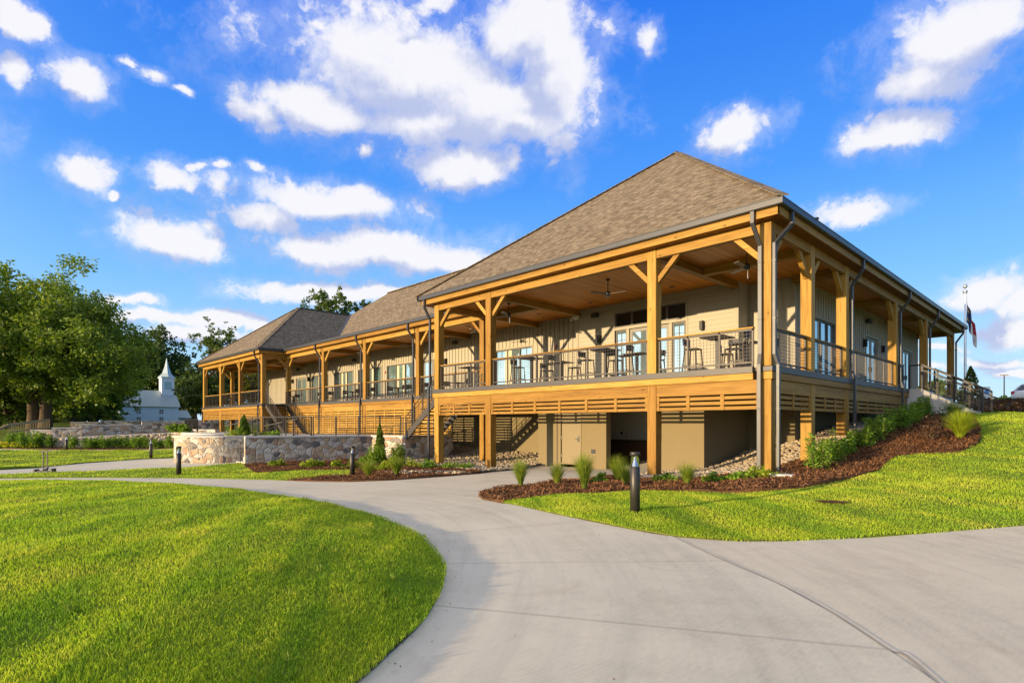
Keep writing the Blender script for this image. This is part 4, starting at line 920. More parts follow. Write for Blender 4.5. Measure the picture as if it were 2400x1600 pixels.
stone_wall('stone_wall', 'rounded sunlit fieldstone wall left of the terrace steps', smooth_poly([(-27.3, -5.3), (-25.6, -7.6), (-24.7, -7.75), (-23.6, -7.0), (-23.03, -6.3), (-22.95, -5.2), (-22.95, -3.7)], k=5), -.7, .98)
s = MB()
n = 7
for k in range(n): s.box(-22.92, -20.95 + .02*k, -5.75+k*.31, -3.55, -.35+(k)*.186, -.35+(k+1)*.186)
st = s.build('terrace_steps', CONC3); tag(st, 'pale concrete steps rising between the two stone terrace walls', 'steps')
hr = MB(); hr.tube([(-21.9, -5.9, -.2), (-21.9, -5.9, .72), (-21.9, -3.5, 1.9), (-21.9, -3.3, 1.9), (-21.9, -3.3, .95)], .022, 6)
tag(hr.build('handrail', RAILM), 'brown steel handrail climbing the terrace steps beside the stone wall', 'handrail')
# stepped retaining wall on the left and the tier behind it
stone_wall('retaining_wall', 'long grey retaining wall with stepped top, across the far lawn', [(-53.9, -11.3), (-53.2, -10.0), (-52.6, -8.1), (-51.9, -4.0), (-51.85, -.3), (-51.6, 2.5)], -.5, [1.08, 1.27, 1.50, 1.72, 1.74], side=1)
stone_wall('garden_wall', 'upper stone garden wall with pale coping in front of the chapel', [(-66.3, -7.4), (-65.5, -5.0), (-63, 2.4), (-58, 12)], 0.2, [1.78, 1.92, 2.0], side=1)
stone_wall('planter_wall', 'low stone planter wall below the left porch', [(-45.8, -1.6), (-43.5, -.6)], 0, [1.12])
# rock embankment with a thin kerb of coping on top
def embank():
    ico = bmesh.new(); bmesh.ops.create_icosphere(ico, subdivisions=1, radius=1); iv = np.array([v.co[:] for v in ico.verts]); fi = np.array([[v.index for v in f.verts] for f in ico.faces]); ico.free()
    B0 = np.array([(-51.6, -11.6, -.22), (-46.2, -3.2, -.25), (-43.2, -2.6, -.25)]); B1 = np.array([(-53.3, -10.9, .34), (-49.6, -2.2, .80), (-46.2, -1.6, .95)])
    Vs, Fs, nb = [], [], 0
    for k in range(1500):
        t = rng.uniform(0, 1)**.9; u = rng.uniform(0, 1); q = t*1.5; i = 0 if q < 1 else 1; f = q-i if i == 0 else (q-1)*2
        p = (B0[i]*(1-f)+B0[i+1]*f)*(1-u)+(B1[i]*(1-f)+B1[i+1]*f)*u; s = rng.uniform(.08, .2)*np.array([1, rng.uniform(.6, 1), rng.uniform(.6, .9)])
        Vs.append(iv*(1+rng.normal(0, .1, iv.shape))*s+p); Fs.append(fi+nb); nb += len(iv)
    return mesh_np('rock_embankment', np.concatenate(Vs), np.concatenate(Fs), ROCKM)
stuff(embank())
tag(MB().path([(-53.4, -10.9, .40), (-49.6, -2.1, .86), (-46.0, -1.5, 1.0)], .4, .1).build('kerb_stone', CAPM), 'pale concrete kerb along the top of the rock embankment', 'kerb')
# left bed for the shrub row and flowers
o = stuff(sheet('shrub_bed', [(-53.5, -14.0), (-49.66, -12.0), (-47.4, -10.0), (-45.3, -6.65), (-43.1, -3.1), (-43.3, -2.4), (-46.5, -2.4), (-51.7, -11.0), (-53.5, -13)], .02, MULCH, .5, skirt=.1))
# timber fence on the far left
fl = thing('timber_fence', 'pale timber picket fence sloping down beside the big oak', 'fence', (-66, -10, .8))
a0 = np.array([-62.0, -13.4, .15]); a1 = np.array([-63.5, -12.2, .75]); a2 = np.array([-66.4, -9.0, 1.25])
f = MB(); f.path([tuple(a0+[0, 0, .7]), tuple(a1+[0, 0, .8]), tuple(a2+[0, 0, .8])], .1, .2); f.build('top_rail', TIMBER, fl); f = MB()
f.path([tuple(a1+[0, 0, .1]), tuple(a2+[0, 0, .1])], .08, .12)
for k in range(26):
    p = a1+(a2-a1)*k/25; f.bar(tuple(p+[0, 0, -.1]), tuple(p+[0, 0, .75]), .09, .03)
f.build('pickets', TIMBER, fl)
f = MB(); f.bar((-54.0, -11.5, -.2), (-54.0, -11.5, 1.05), .14); tag(f.build('timber_post', TIMBER), 'orange timber post at the low end of the retaining wall', 'post')
# metal staircases
def metal_stair(label, top, bot, y0, y1, group=None):
    """top/bot = (x, z); treads between y0 and y1"""
    (xt, zt), (xb, zb) = top, bot; root = thing('metal_staircase', label, 'staircase', (xb, y0, zb)); s = 1 if xb > xt else -1
    for y in (y0, y1): MB().bar((xt, y, zt-.12), (xb, y, zb-.0), .06, .30).build('stringer', RAILM, root, bevel=.004)
    n = 11
    for k in range(n):
        t = (k+.6)/n; x = xt+(xb-xt)*t; z = zt+(zb-zt)*t; MB().box(x-.15, x+.15, y0+.04, y1-.04, z-.02, z+.02).build('tread', BLACKM, root)
    for y in (y0, y1):
        r = MB(); hh = .95
        r.tube([(xt-.05*s, y, zt+hh+.05), (xb, y, zb+hh+.05), (xb+.25*s, y, zb+hh+.05), (xb+.25*s, y, zb)], .024, 6)
        r.tube([(xt, y, zt+.2), (xb, y, zb+.25)], .016, 6)
        r.tube([(xt, y, zt+hh-.15), (xb, y, zb+hh-.15)], .014, 6)
        for k in range(5):
            t = k/4; x = xt+(xb-xt)*t; z = zt+(zb-zt)*t; r.bar((x, y, z-.1), (x, y, z+hh+.05), .045)
        hro = r.build('handrail', RAILM, root)
        w = MB(); m = 30
        for k in range(m+1):
            t = k/m; x = xt+(xb-xt)*t; z = zt+(zb-zt)*t; w.bar((x, y, z+.22), (x, y, z+hh-.15), .007)
        for k in range(1, 6): w.bar((xt, y, zt+.22+k*.1), (xb, y, zb+.25+k*.1), .007)
        part(w.build('wire_mesh', WIREM, root), hro)
    return root
metal_stair('steel staircase from the right wing porch down to the stone terrace corner', (-14.88, 3.1), (-17.75, TZ), .45, 2.3)
metal_stair('steel staircase with dark open treads beside the left porch corner post', (-37.5, 3.1), (-34.2, TZ), 1.15, 2.65)
# terrace fences
def fence(name, label, pts, pickets, h=1.07):
    root = thing(name, label, 'fence', (pts[0][0], pts[0][1], TZ)); f = MB(); w = MB()
    for (x0, y0), (x1, y1) in zip(pts, pts[1:]):
        L = math.hypot(x1-x0, y1-y0); P = lambda t, z: (x0+(x1-x0)*t/L, y0+(y1-y0)*t/L, TZ+z); n = max(1, round(L/1.5))
        f.bar(P(0, h), P(L, h), .05, .05); f.bar(P(0, .13), P(L, .13), .05, .05)
        for k in range(n+1): f.bar(P(L*k/n, 0), P(L*k/n, h), .06, .06, (x1-x0, y1-y0, 0))
        m = int(L/(.12 if pickets else .1))
        for k in range(1, m): w.bar(P(L*k/m, .13), P(L*k/m, h), *((.016, .016) if pickets else (.007, .007)))
        if not pickets:
            for k in range(1, 9): w.bar(P(0, .13+k*.104), P(L, .13+k*.104), .007)
    f.build('fence_frame', BLACKM, root); w.build('pickets' if pickets else 'wire_mesh', BLACKM if pickets else WIREM, root)
fence('terrace_fence', 'black picket fence in front of the staircase by the left porch', [(-30.7, -2.9), (-27, -2.2), (-23.9, -1.55)], True)
fence('terrace_fence', 'black mesh fence panels along the terrace between both staircases', [(-23.75, -1.5), (-21.9, .2), (-20.2, 1.75)], False)
fence('terrace_fence', 'dark picket fence far left below the left porch posts', [(-50.5, -1.0), (-47, -1.2), (-44.5, -1.6)], True)
for x0, y0, lab in ((-29.5, -4.2, 'sloping brown ramp handrail nearest the rounded stone wall'), (-27.0, -2.9, 'sloping brown ramp handrail in front of the picket fence')):
    r = MB(); r.tube([(x0, y0, TZ), (x0, y0, TZ+.55), (x0+2.6, y0+.8, TZ+.95), (x0+2.6, y0+.8, TZ)], .024, 6)
    for t in (.33, .66): r.bar((x0+2.6*t, y0+.8*t, TZ), (x0+2.6*t, y0+.8*t, TZ+.55+.4*t), .04)
    tag(r.build('handrail', RAILM), lab, 'handrail', 'ramp handrails on the terrace')
# concrete entrance stairs on the right
cs = thing('concrete_stairs', 'concrete entrance stairs with solid cheek wall at the right end of the porch', 'stairs', (1.2, 16, 2.0))
b = MB(); b.box(-.05, .5, 14.98, 17.6, 1.2, 3.1)
for k in range(7): b.box(.5+k*.28, .78+k*.28, 14.98, 17.6, 1.2, 3.1-(k+1)*.155)
b.build('steps', CONC3, cs)
b = MB(); q = [(-.02, 1.2), (2.75, 1.5), (2.75, 2.02), (2.5, 2.02), (.5, 3.14), (-.02, 3.16)]
b.v = [(x, 14.74, z) for x, z in q]+[(x, 14.97, z) for x, z in q]; m = len(q); b.f = [tuple(range(m)), tuple(range(m, 2*m))[::-1]]+[(i, m+i, m+(i+1) % m, (i+1) % m)[::1] for i in range(m)]
b.build('cheek_wall', CONC3, cs)
for y, nm in ((14.86, 'near'), (17.5, 'far')):
    r = MB(); r.bar((.05, y, 4.18), (.55, y, 4.18), .06); r.bar((.5, y, 4.18), (2.55, y, 3.06), .07); r.bar((.5, y, 3.98), (2.55, y, 2.86), .04); r.bar((.5, y, 3.32), (2.55, y, 2.2), .04)
    for t in (0, .27, .55, .8, 1): r.bar((.5+2.05*t, y, 2.0+1.1*(1-t)-.05), (.5+2.05*t, y, 4.18-1.12*t), .07)
    r.bar((.05, y, 3.1), (.05, y, 4.2), .07); h_ = r.build('handrail', BLACKM, cs)
    w = MB()
    for k in range(21): t = k/20; w.bar((.5+2.05*t, y, 3.32-1.12*t), (.5+2.05*t, y, 3.98-1.12*t), .007)
    for k in range(1, 6): w.bar((.5, y, 3.32+k*.11), (2.55, y, 2.2+k*.11), .007)
    part(w.build('wire_mesh', WIREM, cs), h_)
MB().box(-1.7, -.06, 14.8, 26.5, 1.0, ZD-.13).build('porch_base', CONC3, H)
# ================================================================ THINGS ON THE PORCH
def fan(label, x, y):
    t = thing('ceiling_fan', label, 'ceiling fan', (x, y, ZS), 'ceiling fans under the porch roof', local=True)
    MB().lathe([(.07, 0), (.07, -.05), (.02, -.07), (.014, -.09), (.014, -.42), (.06, -.44), (.10, -.48), (.10, -.58), (.05, -.62)], n=14).build('motor', DARKF, t, True)
    for k in range(3):
        a = 2*math.pi*k/3+x; c, s = math.cos(a), math.sin(a); b = MB(); b.bar((c*.12, s*.12, -.54), (c*.74, s*.74, -.53), .15, .012, (s*.2, -c*.2, 1)); b.build('blade', TABLEM, t)
    MB().bar((.03, 0, -.62), (.03, 0, -.88), .006).build('pull_chain', CHROME, t)
    return t
fan0 = fan('dark ceiling fan in the porch bay nearest the corner downspouts', -1.55, 2.05)
for x, y, l in ((-6.65, 1.9, 'dark ceiling fan in the wide bay in front of the entrance door'), (-12.15, 2.1, 'dark ceiling fan between the two left posts of the right wing'), (-16.4, 3.9, 'first ceiling fan of the middle porch, beside the right wing'), (-23.3, 4.6, 'second ceiling fan of the middle porch counting from the right wing'), (-29, 4.6, 'third ceiling fan of the middle porch counting from the right wing'), (-34.8, 4.6, 'last ceiling fan of the middle porch before the left wing'), (-40.2, 3.7, 'ceiling fan under the left wing porch roof')):
    copy_tree(fan0, (x, y, ZS), x, l, 'ceiling fans under the porch roof')
def stool(label, x, y, rz):
    t = thing('bar_stool', label, 'bar stool', (x, y, ZD-.03), 'bar stools on the porch', rz, local=True)
    MB().box(-.2, .2, -.2, .2, .73, .765).build('seat', SEATM, t, bevel=.01)
    for sx_ in (-1, 1):
        MB().bar((sx_*.22, -.22, 0), (sx_*.17, -.17, .73), .035).build('leg', STOOLM, t)
        MB().bar((sx_*.23, .25, 0), (sx_*.17, .18, .73), .035).bar((sx_*.17, .18, .73), (sx_*.17, .25, 1.06), .03).build('leg', STOOLM, t)
    f = MB()
    for s in (-1, 1): f.bar((s*.21, -.21, .25), (s*.21, .22, .25), .025)
    f.bar((-.2, -.205, .28), (.2, -.205, .28), .025); f.bar((-.2, .22, .25), (.2, .22, .25), .025); f.build('footrest', STOOLM, t)
    b = MB(); pts = [(-.21, .22), (-.1, .262), (0, .272), (.1, .262), (.21, .22)]
    for p, q in zip(pts, pts[1:]): b.bar((p[0], p[1], .98), (q[0], q[1], .98), .02, .2)
    b.build('backrest', SEATM, t)
    return t
def table(label, x, y, hgt=1.05, top=.76):
    t = thing('bar_table' if hgt > .9 else 'dining_table', label, 'table', (x, y, ZD-.03), 'tables on the porch', local=True)
    MB().box(-top/2, top/2, -top/2, top/2, hgt-.035, hgt).build('tabletop', TABLEM, t, bevel=.006)
    MB().box(-.045, .045, -.045, .045, .03, hgt-.036).build('column', DARKF, t); b = MB(); b.box(-.3, .3, -.04, .04, 0, .03); b.box(-.04, .04, -.3, .3, .0005, .031); b.build('foot', DARKF, t)
    return t
tb0 = table('high bar table nearest the corner downspouts, by the railing', -1.9, .85)
for x, y, l in ((-1.8, 2.5, 'high bar table behind the corner one, nearer the wall'), (-5.93, .8, 'high bar table by the railing, just left of the second front post'), (-5.76, 2.45, 'high bar table set back in front of the entrance doors'), (-9.45, .75, 'high bar table by the railing in front of the wide window'), (-9.6, 2.7, 'high bar table set back from the railing near the wide window'), (-13.9, 1.3, 'high bar table alone at the head of the right staircase')):
    copy_tree(tb0, (x, y, ZD-.03), 0, l, 'tables on the porch')
PI = math.pi
st0 = stool('bar stool on the left of the corner table by the railing', -2.62, .75, PI/2)
for x, y, rz, l in ((-1.12, .62, -PI/2, 'bar stool tight behind the corner downspouts, right of the corner table'), (-2.5, 2.6, PI/2, 'bar stool left of the back table nearest the corner'), (-1.1, 2.5, -PI/2-.2, 'bar stool right of the back table nearest the corner'), (-1.75, 1.55, .1, 'bar stool between the two corner tables, its back to the wall'),
    (-6.72, .75, PI/2, 'bar stool left of the railing table that stands by the second front post'), (-5.05, .65, -PI/2, 'bar stool right of the railing table, just before the second front post'), (-6.05, 1.55, PI+.15, 'bar stool in front of the entrance table, its back to the railing'), (-4.95, 2.5, -PI/2+.2, 'bar stool right of the entrance table, partly behind the second front post'),
    (-10.25, .8, PI/2+.1, 'leftmost bar stool, left of the railing table by the wide window'), (-8.65, .8, -PI/2, 'bar stool right of the railing table by the wide window, showing its dark back'), (-8.75, 2.5, -PI/2+.3, 'bar stool right of the set-back table near the wide window'), (-10.4, 2.7, PI/2, 'bar stool left of the set-back table near the wide window')):
    copy_tree(st0, (x, y, ZD-.03), rz, l, 'bar stools on the porch')
def chair(label, x, y, rz):
    t = thing('porch_chair', label, 'chair', (x, y, ZD-.03), 'dining chairs on the middle porch', rz, local=True)
    MB().box(-.22, .22, -.22, .22, .43, .46).build('seat', SEATM, t, bevel=.008)
    for sx_ in (-1, 1):
        MB().bar((sx_*.2, -.2, 0), (sx_*.2, -.2, .43), .035).build('leg', STOOLM, t); MB().bar((sx_*.2, .22, 0), (sx_*.2, .24, .86), .035).build('leg', STOOLM, t)
    MB().box(-.22, .22, .225, .25, .62, .88).build('backrest', SEATM, t, bevel=.006); return t
dt0 = table('dining table in the middle porch bay nearest the right wing', -18.6, 4.4, .76, .8); ch0 = None
for i, (x, y, l) in enumerate(((-18.6, 4.4, 'nearest the right wing'), (-22.1, 4.2, 'second from the right wing'), (-24.6, 4.4, 'third from the right wing'), (-28.0, 4.2, 'fourth from the right wing'), (-30.4, 4.4, 'fifth from the right wing'), (-34.2, 4.3, 'sixth from the right wing'), (-39.8, 4.2, 'under the left wing beside the steel staircase'))):
    if i: copy_tree(dt0, (x, y, ZD-.03), 0, 'dining table on the middle porch, '+l, 'tables on the porch')
    for dx, rz, s in ((-.75, PI/2, 'left'), (.75, -PI/2, 'right')):
        lab = 'dark dining chair %s of the porch table %s' % (s, l)
        if ch0 is None: ch0 = chair(lab, x+dx, y, rz)
        else: copy_tree(ch0, (x+dx, y-.1*(dx > 0), ZD-.03), rz+.1*math.sin(x*7), lab, 'dining chairs on the middle porch')
def sconce(label, loc, rz):
    t = thing('wall_light', label, 'wall light', loc, 'wall lights on the clubhouse', rz, local=True)
    MB().box(-.05, .05, -.03, 0, -.2, .2).build('back_plate', DARKF, t); MB().box(-.065, .065, -.16, -.04, -.17, .17).build('lamp_body', BLACKM, t, bevel=.006); MB().box(-.02, .02, -.06, -.03, -.05, .05).build('bracket', BLACKM, t); return t
sc0 = sconce('wall light right of the entrance doors on lap siding', (-4.87, 5.625, 5.45), 0)
for loc, rz, l in (((-9.85, 5.625, 5.45), 0, 'wall light left of the entrance doors on lap siding'), ((-22.4, 6.475, 5.5), 0, 'wall light right of the middle porch double door'), ((-25.4, 6.475, 5.5), 0, 'wall light left of the middle porch double door'), ((-41.9, 6.475, 5.5), 0, 'wall light right of the far left double door'), ((-45.2, 6.475, 5.5), 0, 'wall light left of the far left double door'), ((-1.725, 14.8, 5.35), PI/2, 'wall light nearer side of the shaded side door'), ((-1.725, 17.9, 5.35), PI/2, 'wall light far side of the shaded side door')):
    copy_tree(sc0, loc, rz, l, 'wall lights on the clubhouse')
def speaker(label, loc, rz):
    t = thing('wall_speaker', label, 'speaker', loc, 'speakers on the clubhouse walls', rz, local=True)
    MB().box(-.17, .17, -.22, -.05, -.1, .1).build('speaker_box', DARKF, t, bevel=.02); MB().box(-.04, .04, -.05, 0, -.05, .05).build('bracket', DARKF, t); return t
sp0 = speaker('black speaker high on the lap siding left of the entrance', (-10.05, 5.62, 6.55), 0)
for loc, rz, l in (((-21.4, 6.47, 6.55), 0, 'black speaker high on the middle porch wall near the right wing'), ((-33.8, 6.47, 6.5), 0, 'black speaker high on the middle porch wall near the left wing'), ((-44.0, 6.47, 6.5), 0, 'black speaker high on the left wing wall'), ((-1.72, 15.2, 6.4), PI/2, 'black round speaker high on the shaded side wall')):
    copy_tree(sp0, loc, rz, l, 'speakers on the clubhouse walls')
t = thing('security_camera', 'white security camera under the porch ceiling at the lap siding edge', 'camera', (-11.2, 5.6, 6.6), local=True)
MB().box(-.12, .18, -.12, 0, -.1, .12).build('mount', WHITE, t, bevel=.01); MB().lathe([(.05, -.08), (.065, 0), (.03, .04)], (-.25, -.1, -.05), 12).build('camera_head', WHITE, t); MB().bar((-.12, -.06, .02), (-.25, -.1, 0), .04).build('arm', WHITE, t)
for loc, rz, l in (((-13.3, 6.47, 5.55), 0, 'red fire alarm on the board wall near the porch post shadow'), ((-30.0+.5, 6.47, 5.3), 0, 'small red fire alarm on the middle porch wall between windows'), ((-1.72, 12.3, 5.35), PI/2, 'small red fire alarm on the shaded side wall')):
    t = thing('fire_alarm', l, 'alarm', loc, rz=rz, local=True); MB().box(-.05, .05, -.05, 0, -.08, .08).build('alarm_box', REDP, t, bevel=.006); MB().box(-.03, .03, -.06, -.05, .0, .05).build('strobe', WHITE, t)
# ================================================================ GROUNDS FURNITURE
def bollard(label, x, y):
    t = thing('bollard_light', label, 'bollard light', (x, y, g1(x, y)), 'bollard lights along the paths', local=True)
    MB().lathe([(.085, -.1), (.085, .80), (.08, .805)], n=24).build('post', BOLM, t, True)
    MB().lathe([(.07, .806), (.062, .83), (.022, .97), (.018, 1.0)], n=20).build('reflector', STEELP, t, True)
    MB().lathe([(.083, .806), (.083, 1.0), (.079, 1.0), (.079, .806)], n=24).build('lamp_glass', CLEARM, t, True)
    MB().lathe([(.087, 1.0), (.087, 1.055), (.08, 1.07)], n=24).build('cap', BOLM, t, True)
    return t
b0 = bollard('dark bollard light closest to the viewer, on the right lawn', .38, -6.78)
for x, y, l in ((-17.44, -9.52, 'dark bollard light on the grass strip before the rounded stone wall'), (-12.29, -5.35, 'dark bollard light at the mulch bed before the shaded stone wall'), (-29.6, -7.9, 'far bollard light at the corner of the garden path'), (-42.2, -10.2, 'farthest bollard light, by the kerb path and shrub row')):
    copy_tree(b0, (x, y, g1(x, y)), 0, l, 'bollard lights along the paths')
x, y = -22.42, -12.92
t = thing('tee_stand', 'black T-shaped metal stand with low base on the garden path', 'stand', (x, y, g1(x, y)+.03), rz=R(46), local=True)
MB().bar((-.06, 0, .03), (-.06, 0, .78), .035).build('upright', RAILM, t); MB().bar((.06, .05, .03), (.06, .05, .78), .03).build('upright', DARKF, t); MB().bar((-.22, .02, .79), (.22, .02, .79), .035).build('handle_bar', DARKF, t)
b = MB(); b.box(-.36, .36, -.07, .1, 0, .045); b.box(-.38, -.30, -.1, .12, .0, .1); b.box(.28, .36, -.1, .12, 0, .13); b.bar((-.06, 0, .04), (.1, .06, .15), .06); b.build('base', DARKF, t, bevel=.01)
# concrete footings / splash blocks
for x, y, l in ((-3.3, -.25, 'flat concrete footing at the foot of the second front post'), (.5, -.5, 'flat splash block below the corner downspouts'), (.45, 2.7, 'flat concrete footing of the first side post, in the rocks')):
    tag(MB().box(x-.28, x+.28, y-.2, y+.2, g1(x, y)-.1, g1(x, y)+.1).build('footing', CONC3, bevel=.01), l, 'footing')
# flagpole
fx_, fy_ = -.45, 32.83; fz = g1(fx_, fy_)
t = thing('flagpole', 'tall silver flagpole with limp flag behind the right end of the building', 'flagpole', (fx_, fy_, fz))
MB().lathe([(.09, 0), (.085, 1), (.055, 10.4-fz), (.05, 10.45-fz)], (fx_, fy_, fz), 12).build('pole', STEELP, t, True)
MB().lathe([(.06, 0), (.13, .04), (.13, .16), (.05, .2)], (fx_, fy_, 10.3), 12).build('truck', STEELP, t, True)
MB().lathe([(.02, 0), (.10, .06), (.13, .14), (.10, .22), (.03, .28)], (fx_, fy_, 10.62), 14).build('ball', STEELP, t, True)
fm, ft, fp = mat('flag_cloth'); suv = ft.node('ShaderNodeSeparateXYZ', inp={0: oc(ft, 'UV')}); U, Vv = suv.outputs[0], suv.outputs[1]
c_ = ft.mix(ft.math('GREATER_THAN', Vv, .5), (.52, .52, .53), (.30, .012, .035)); c_ = ft.mix(ft.math('LESS_THAN', U, .46), c_, (.012, .03, .10))
star = ft.math('LESS_THAN', ft.math('ADD', ft.math('ABSOLUTE', ft.math('SUBTRACT', U, .2)), ft.math('ABSOLUTE', ft.math('SUBTRACT', Vv, .5))), .10); c_ = ft.mix(star, c_, (.8, .8, .75))
for vy in (.2, .8):
    gd = ft.math('MULTIPLY', ft.math('LESS_THAN', ft.math('ABSOLUTE', ft.math('SUBTRACT', Vv, vy)), .06), ft.math('LESS_THAN', ft.math('ABSOLUTE', ft.math('SUBTRACT', U, .18)), .13)); c_ = ft.mix(gd, c_, (.7, .42, .04))
ft.set(fp, 'Base Color', c_); fp.inputs['Roughness'].default_value = .8
me = bpy.data.meshes.new('flag'); nu, nv = 22, 14; vv, ff, uvv = [], [], []
for i in range(nu+1):
    for j in range(nv+1):
        u, v = i/nu, j/nv                                          # hangs limp: the fly drops down, folds bunch beside the pole
        zz = 9.95-(1-v)*1.55-u*(1.75+.15*v); out = .09+u*.52+.10*(1-v)*u; fold = .13*math.sin(u*13+v*2.2)*(.3+u*.7)
        vv.append((fx_+CR[0]*out-CF[0]*fold, fy_+CR[1]*out-CF[1]*fold, zz)); uvv.append((u, v))
for i in range(nu):
    for j in range(nv): a = i*(nv+1)+j; ff.append((a, a+nv+1, a+nv+2, a+1))
me.from_pydata(vv, [], ff); ul = me.uv_layers.new(name='uv')
for lp in me.loops: ul.data[lp.index].uv = uvv[lp.vertex_index]
link('flag', me, fm, t, True)
# parked car, half in the frame
cz = g1(3.6, 35.6)+.02
car = thing('parked_car', 'white hatchback parked on the rise at the far right edge', 'car', (3.75, 35.75, cz), rz=math.atan2(CR[1], CR[0]), local=True)
prof = [(-2.05, .38), (-2.12, .62), (-2.08, .92), (-1.98, 1.0), (-1.72, 1.30), (-1.45, 1.46), (-.9, 1.52), (0, 1.5), (.55, 1.38), (1.15, .98), (1.9, .88), (2.1, .7), (2.12, .4), (1.75, .32), (-1.75, .32)]
b = MB(); W2 = .88
rows = []
for yy, k in ((-W2, .93), (-W2*.98, 1.), (W2*.98, 1.), (W2, .93)):
    rows.append(len(b.v)); b.v += [(x*k if abs(yy) == W2 else x, yy*(1-.16*max(0, (z-.95)/.55)), .9+(z-.9)*(.97 if abs(yy) == W2 else 1)) for x, z in prof]
m = len(prof)
for r0, r1 in zip(rows, rows[1:]): b.f += [(r0+i, r0+(i+1) % m, r1+(i+1) % m, r1+i) for i in range(m)]
b.f += [tuple(range(rows[0], rows[0]+m))[::-1], tuple(range(rows[-1], rows[-1]+m))]
body = b.build('body', CARP, car, True, bevel=.02)
for s in (-1, 1):
    g = MB(); q = [(-1.62, 1.02), (-1.42, 1.36), (-.9, 1.44), (0, 1.42), (.45, 1.32), (.95, 1.02)]; yy = lambda z: s*(W2*(1-.16*max(0, (z-.95)/.55))+.012)
    g.poly([(x, yy(z), z) for x, z in q]); g.poly([(x, yy(z)-s*.02, z) for x, z in q][::-1]); g.build('side_window', DGLASS, car)
    for x in (-1.3, 1.3): w = MB(); w.tube([(x, s*.70, .32), (x, s*.90, .32)], .32, 20); wh = w.build('wheel', DARKF, car); r = MB(); r.tube([(x, s*.88, .32), (x, s*.915, .32)], .19, 14); part(r.build('rim', STEELP, car), wh)
    MB().box(-2.10, -1.86, s*.60, s*.90, .72, .98).build('tail_light', REDL, car, bevel=.03)
g = MB(); g.poly([(-1.99, -.62, 1.02), (-1.99, .62, 1.02), (-1.66, .58, 1.37), (-1.66, -.58, 1.37)]); g.build('rear_window', DGLASS, car)
MB().box(-2.14, -2.05, -.8, .8, .36, .5).build('bumper', DARKF, car, bevel=.02)
lx, ly = -7.6, 129.2
t = thing('street_lamp', 'thin dark lamp post far beyond the car park', 'street lamp', (lx, ly, 2)); MB().lathe([(.12, 0), (.09, 9)], (lx, ly, 2), 8).build('pole', DARKF, t); MB().box(lx-.6, lx+.6, ly-.25, ly+.25, 11, 11.15).build('lamp_head', DARKF, t)
t = thing('parking_sign', 'small blue and white parking sign above the right shrubs', 'sign', (-.49, 42.9, 2.6), rz=R(46), local=True)
MB().bar((0, 0, 0), (0, 0, 1.3), .06).build('sign_post', STEELP, t); MB().box(-.27, .27, -.035, -.02, 1.05, 1.95).build('sign_board', WHITE, t); MB().box(-.18, .18, -.041, -.036, 1.42, 1.72).build('sign_panel', plain('sign_blue', (.06, .2, .5), .5), t)
# chapel
ch = thing('chapel', 'small white weatherboard chapel with pale metal roof and pointed steeple', 'chapel', (-148, 15.3, 1.8))
x0, x1, y0, y1, ze_, zr = -152.5, -143.45, 9.6, 21, 5.75, 9.3; xm = (x0+x1)/2
b = MB(); b.box(x0, x1, y0, y1, .8, ze_)
for y in (y0, y1-.3): b.v += [(x0, y, ze_), (x1, y, ze_), (xm, y, zr), (x0, y+.3, ze_), (x1, y+.3, ze_), (xm, y+.3, zr)]; k = len(b.v)-6; b.f += [(k, k+1, k+2), (k+5, k+4, k+3), (k, k+2, k+5, k+3), (k+1, k+4, k+5, k+2)]
for k in range(18): b.box(x1+.001, x1+.03, y0, y1, 1.9+k*.21, 1.915+k*.21)
b.build('wall', WHITE, ch)
b = MB()
for s, xe in ((1, x1+.35), (-1, x0-.35)):
    b.bar((xe, (y0+y1)/2, ze_-.2), (xm, (y0+y1)/2, zr+.1), y1-y0+.7, .12)
    for k in range(24): yk = y0-.3+k*(y1-y0+.6)/23; b.bar((xe, yk, ze_-.1), (xm, yk, zr+.19), .05, .07)
b.build('roof', TINROOF, ch)
for yk in (13.1, 17.5):
    for zc in (4.5, 2.75):
        f = MB(); frame_rect(f, lambda a, o, z: (x1+.05-o, a, z), yk-.5, yk+.5, zc-.6, zc+.6, .1, -.02, .06); w_ = f.build('window', WHITE, ch); g = MB(); g.box(x1+.02, x1+.035, yk-.4, yk+.4, zc-.5, zc+.5); part(g.build('pane', DGLASS, ch), w_)
        g = MB(); g.box(x1+.036, x1+.06, yk-.03, yk+.03, zc-.5, zc+.5); g.box(x1+.0361, x1+.059, yk-.4, yk+.4, zc-.03, zc+.03); part(g.build('glazing_bar', WHITE, ch), w_)
for xk in (-146, -150): f = MB(); f.box(xk-.5, xk+.5, y0-.05, y0-.01, 2.2, 3.4); f.build('window', DGLASS, ch)
sx0, sy0 = xm, 19.6
b = MB(); b.box(sx0-1.3, sx0+1.3, sy0-1.3, sy0+1.3, 8, 12.5); b.box(sx0-1.5, sx0+1.5, sy0-1.5, sy0+1.5, 12.5, 12.75); b.build('steeple', WHITE, ch)
b = MB(); b.box(sx0+1.301, sx0+1.33, sy0-.7, sy0+.7, 9.8, 11.6); b.build('louvre', TINROOF, ch)
b = MB(); b.lathe([(1.75, 12.75), (.95, 13.6), (.45, 15.2), (.02, 17.3)], (sx0, sy0, 0), 4); b.build('spire', TINROOF, ch)
b = MB(); b.box(-150, -145, 21, 23.5, .8, 3.2); b.build('annex', WHITE, ch); b = MB(); b.bar((-143.9, 22.4, 3.1), (-147.5, 22.4, 4.9), 2.9, .1); b.build('annex_roof', TINROOF, ch)
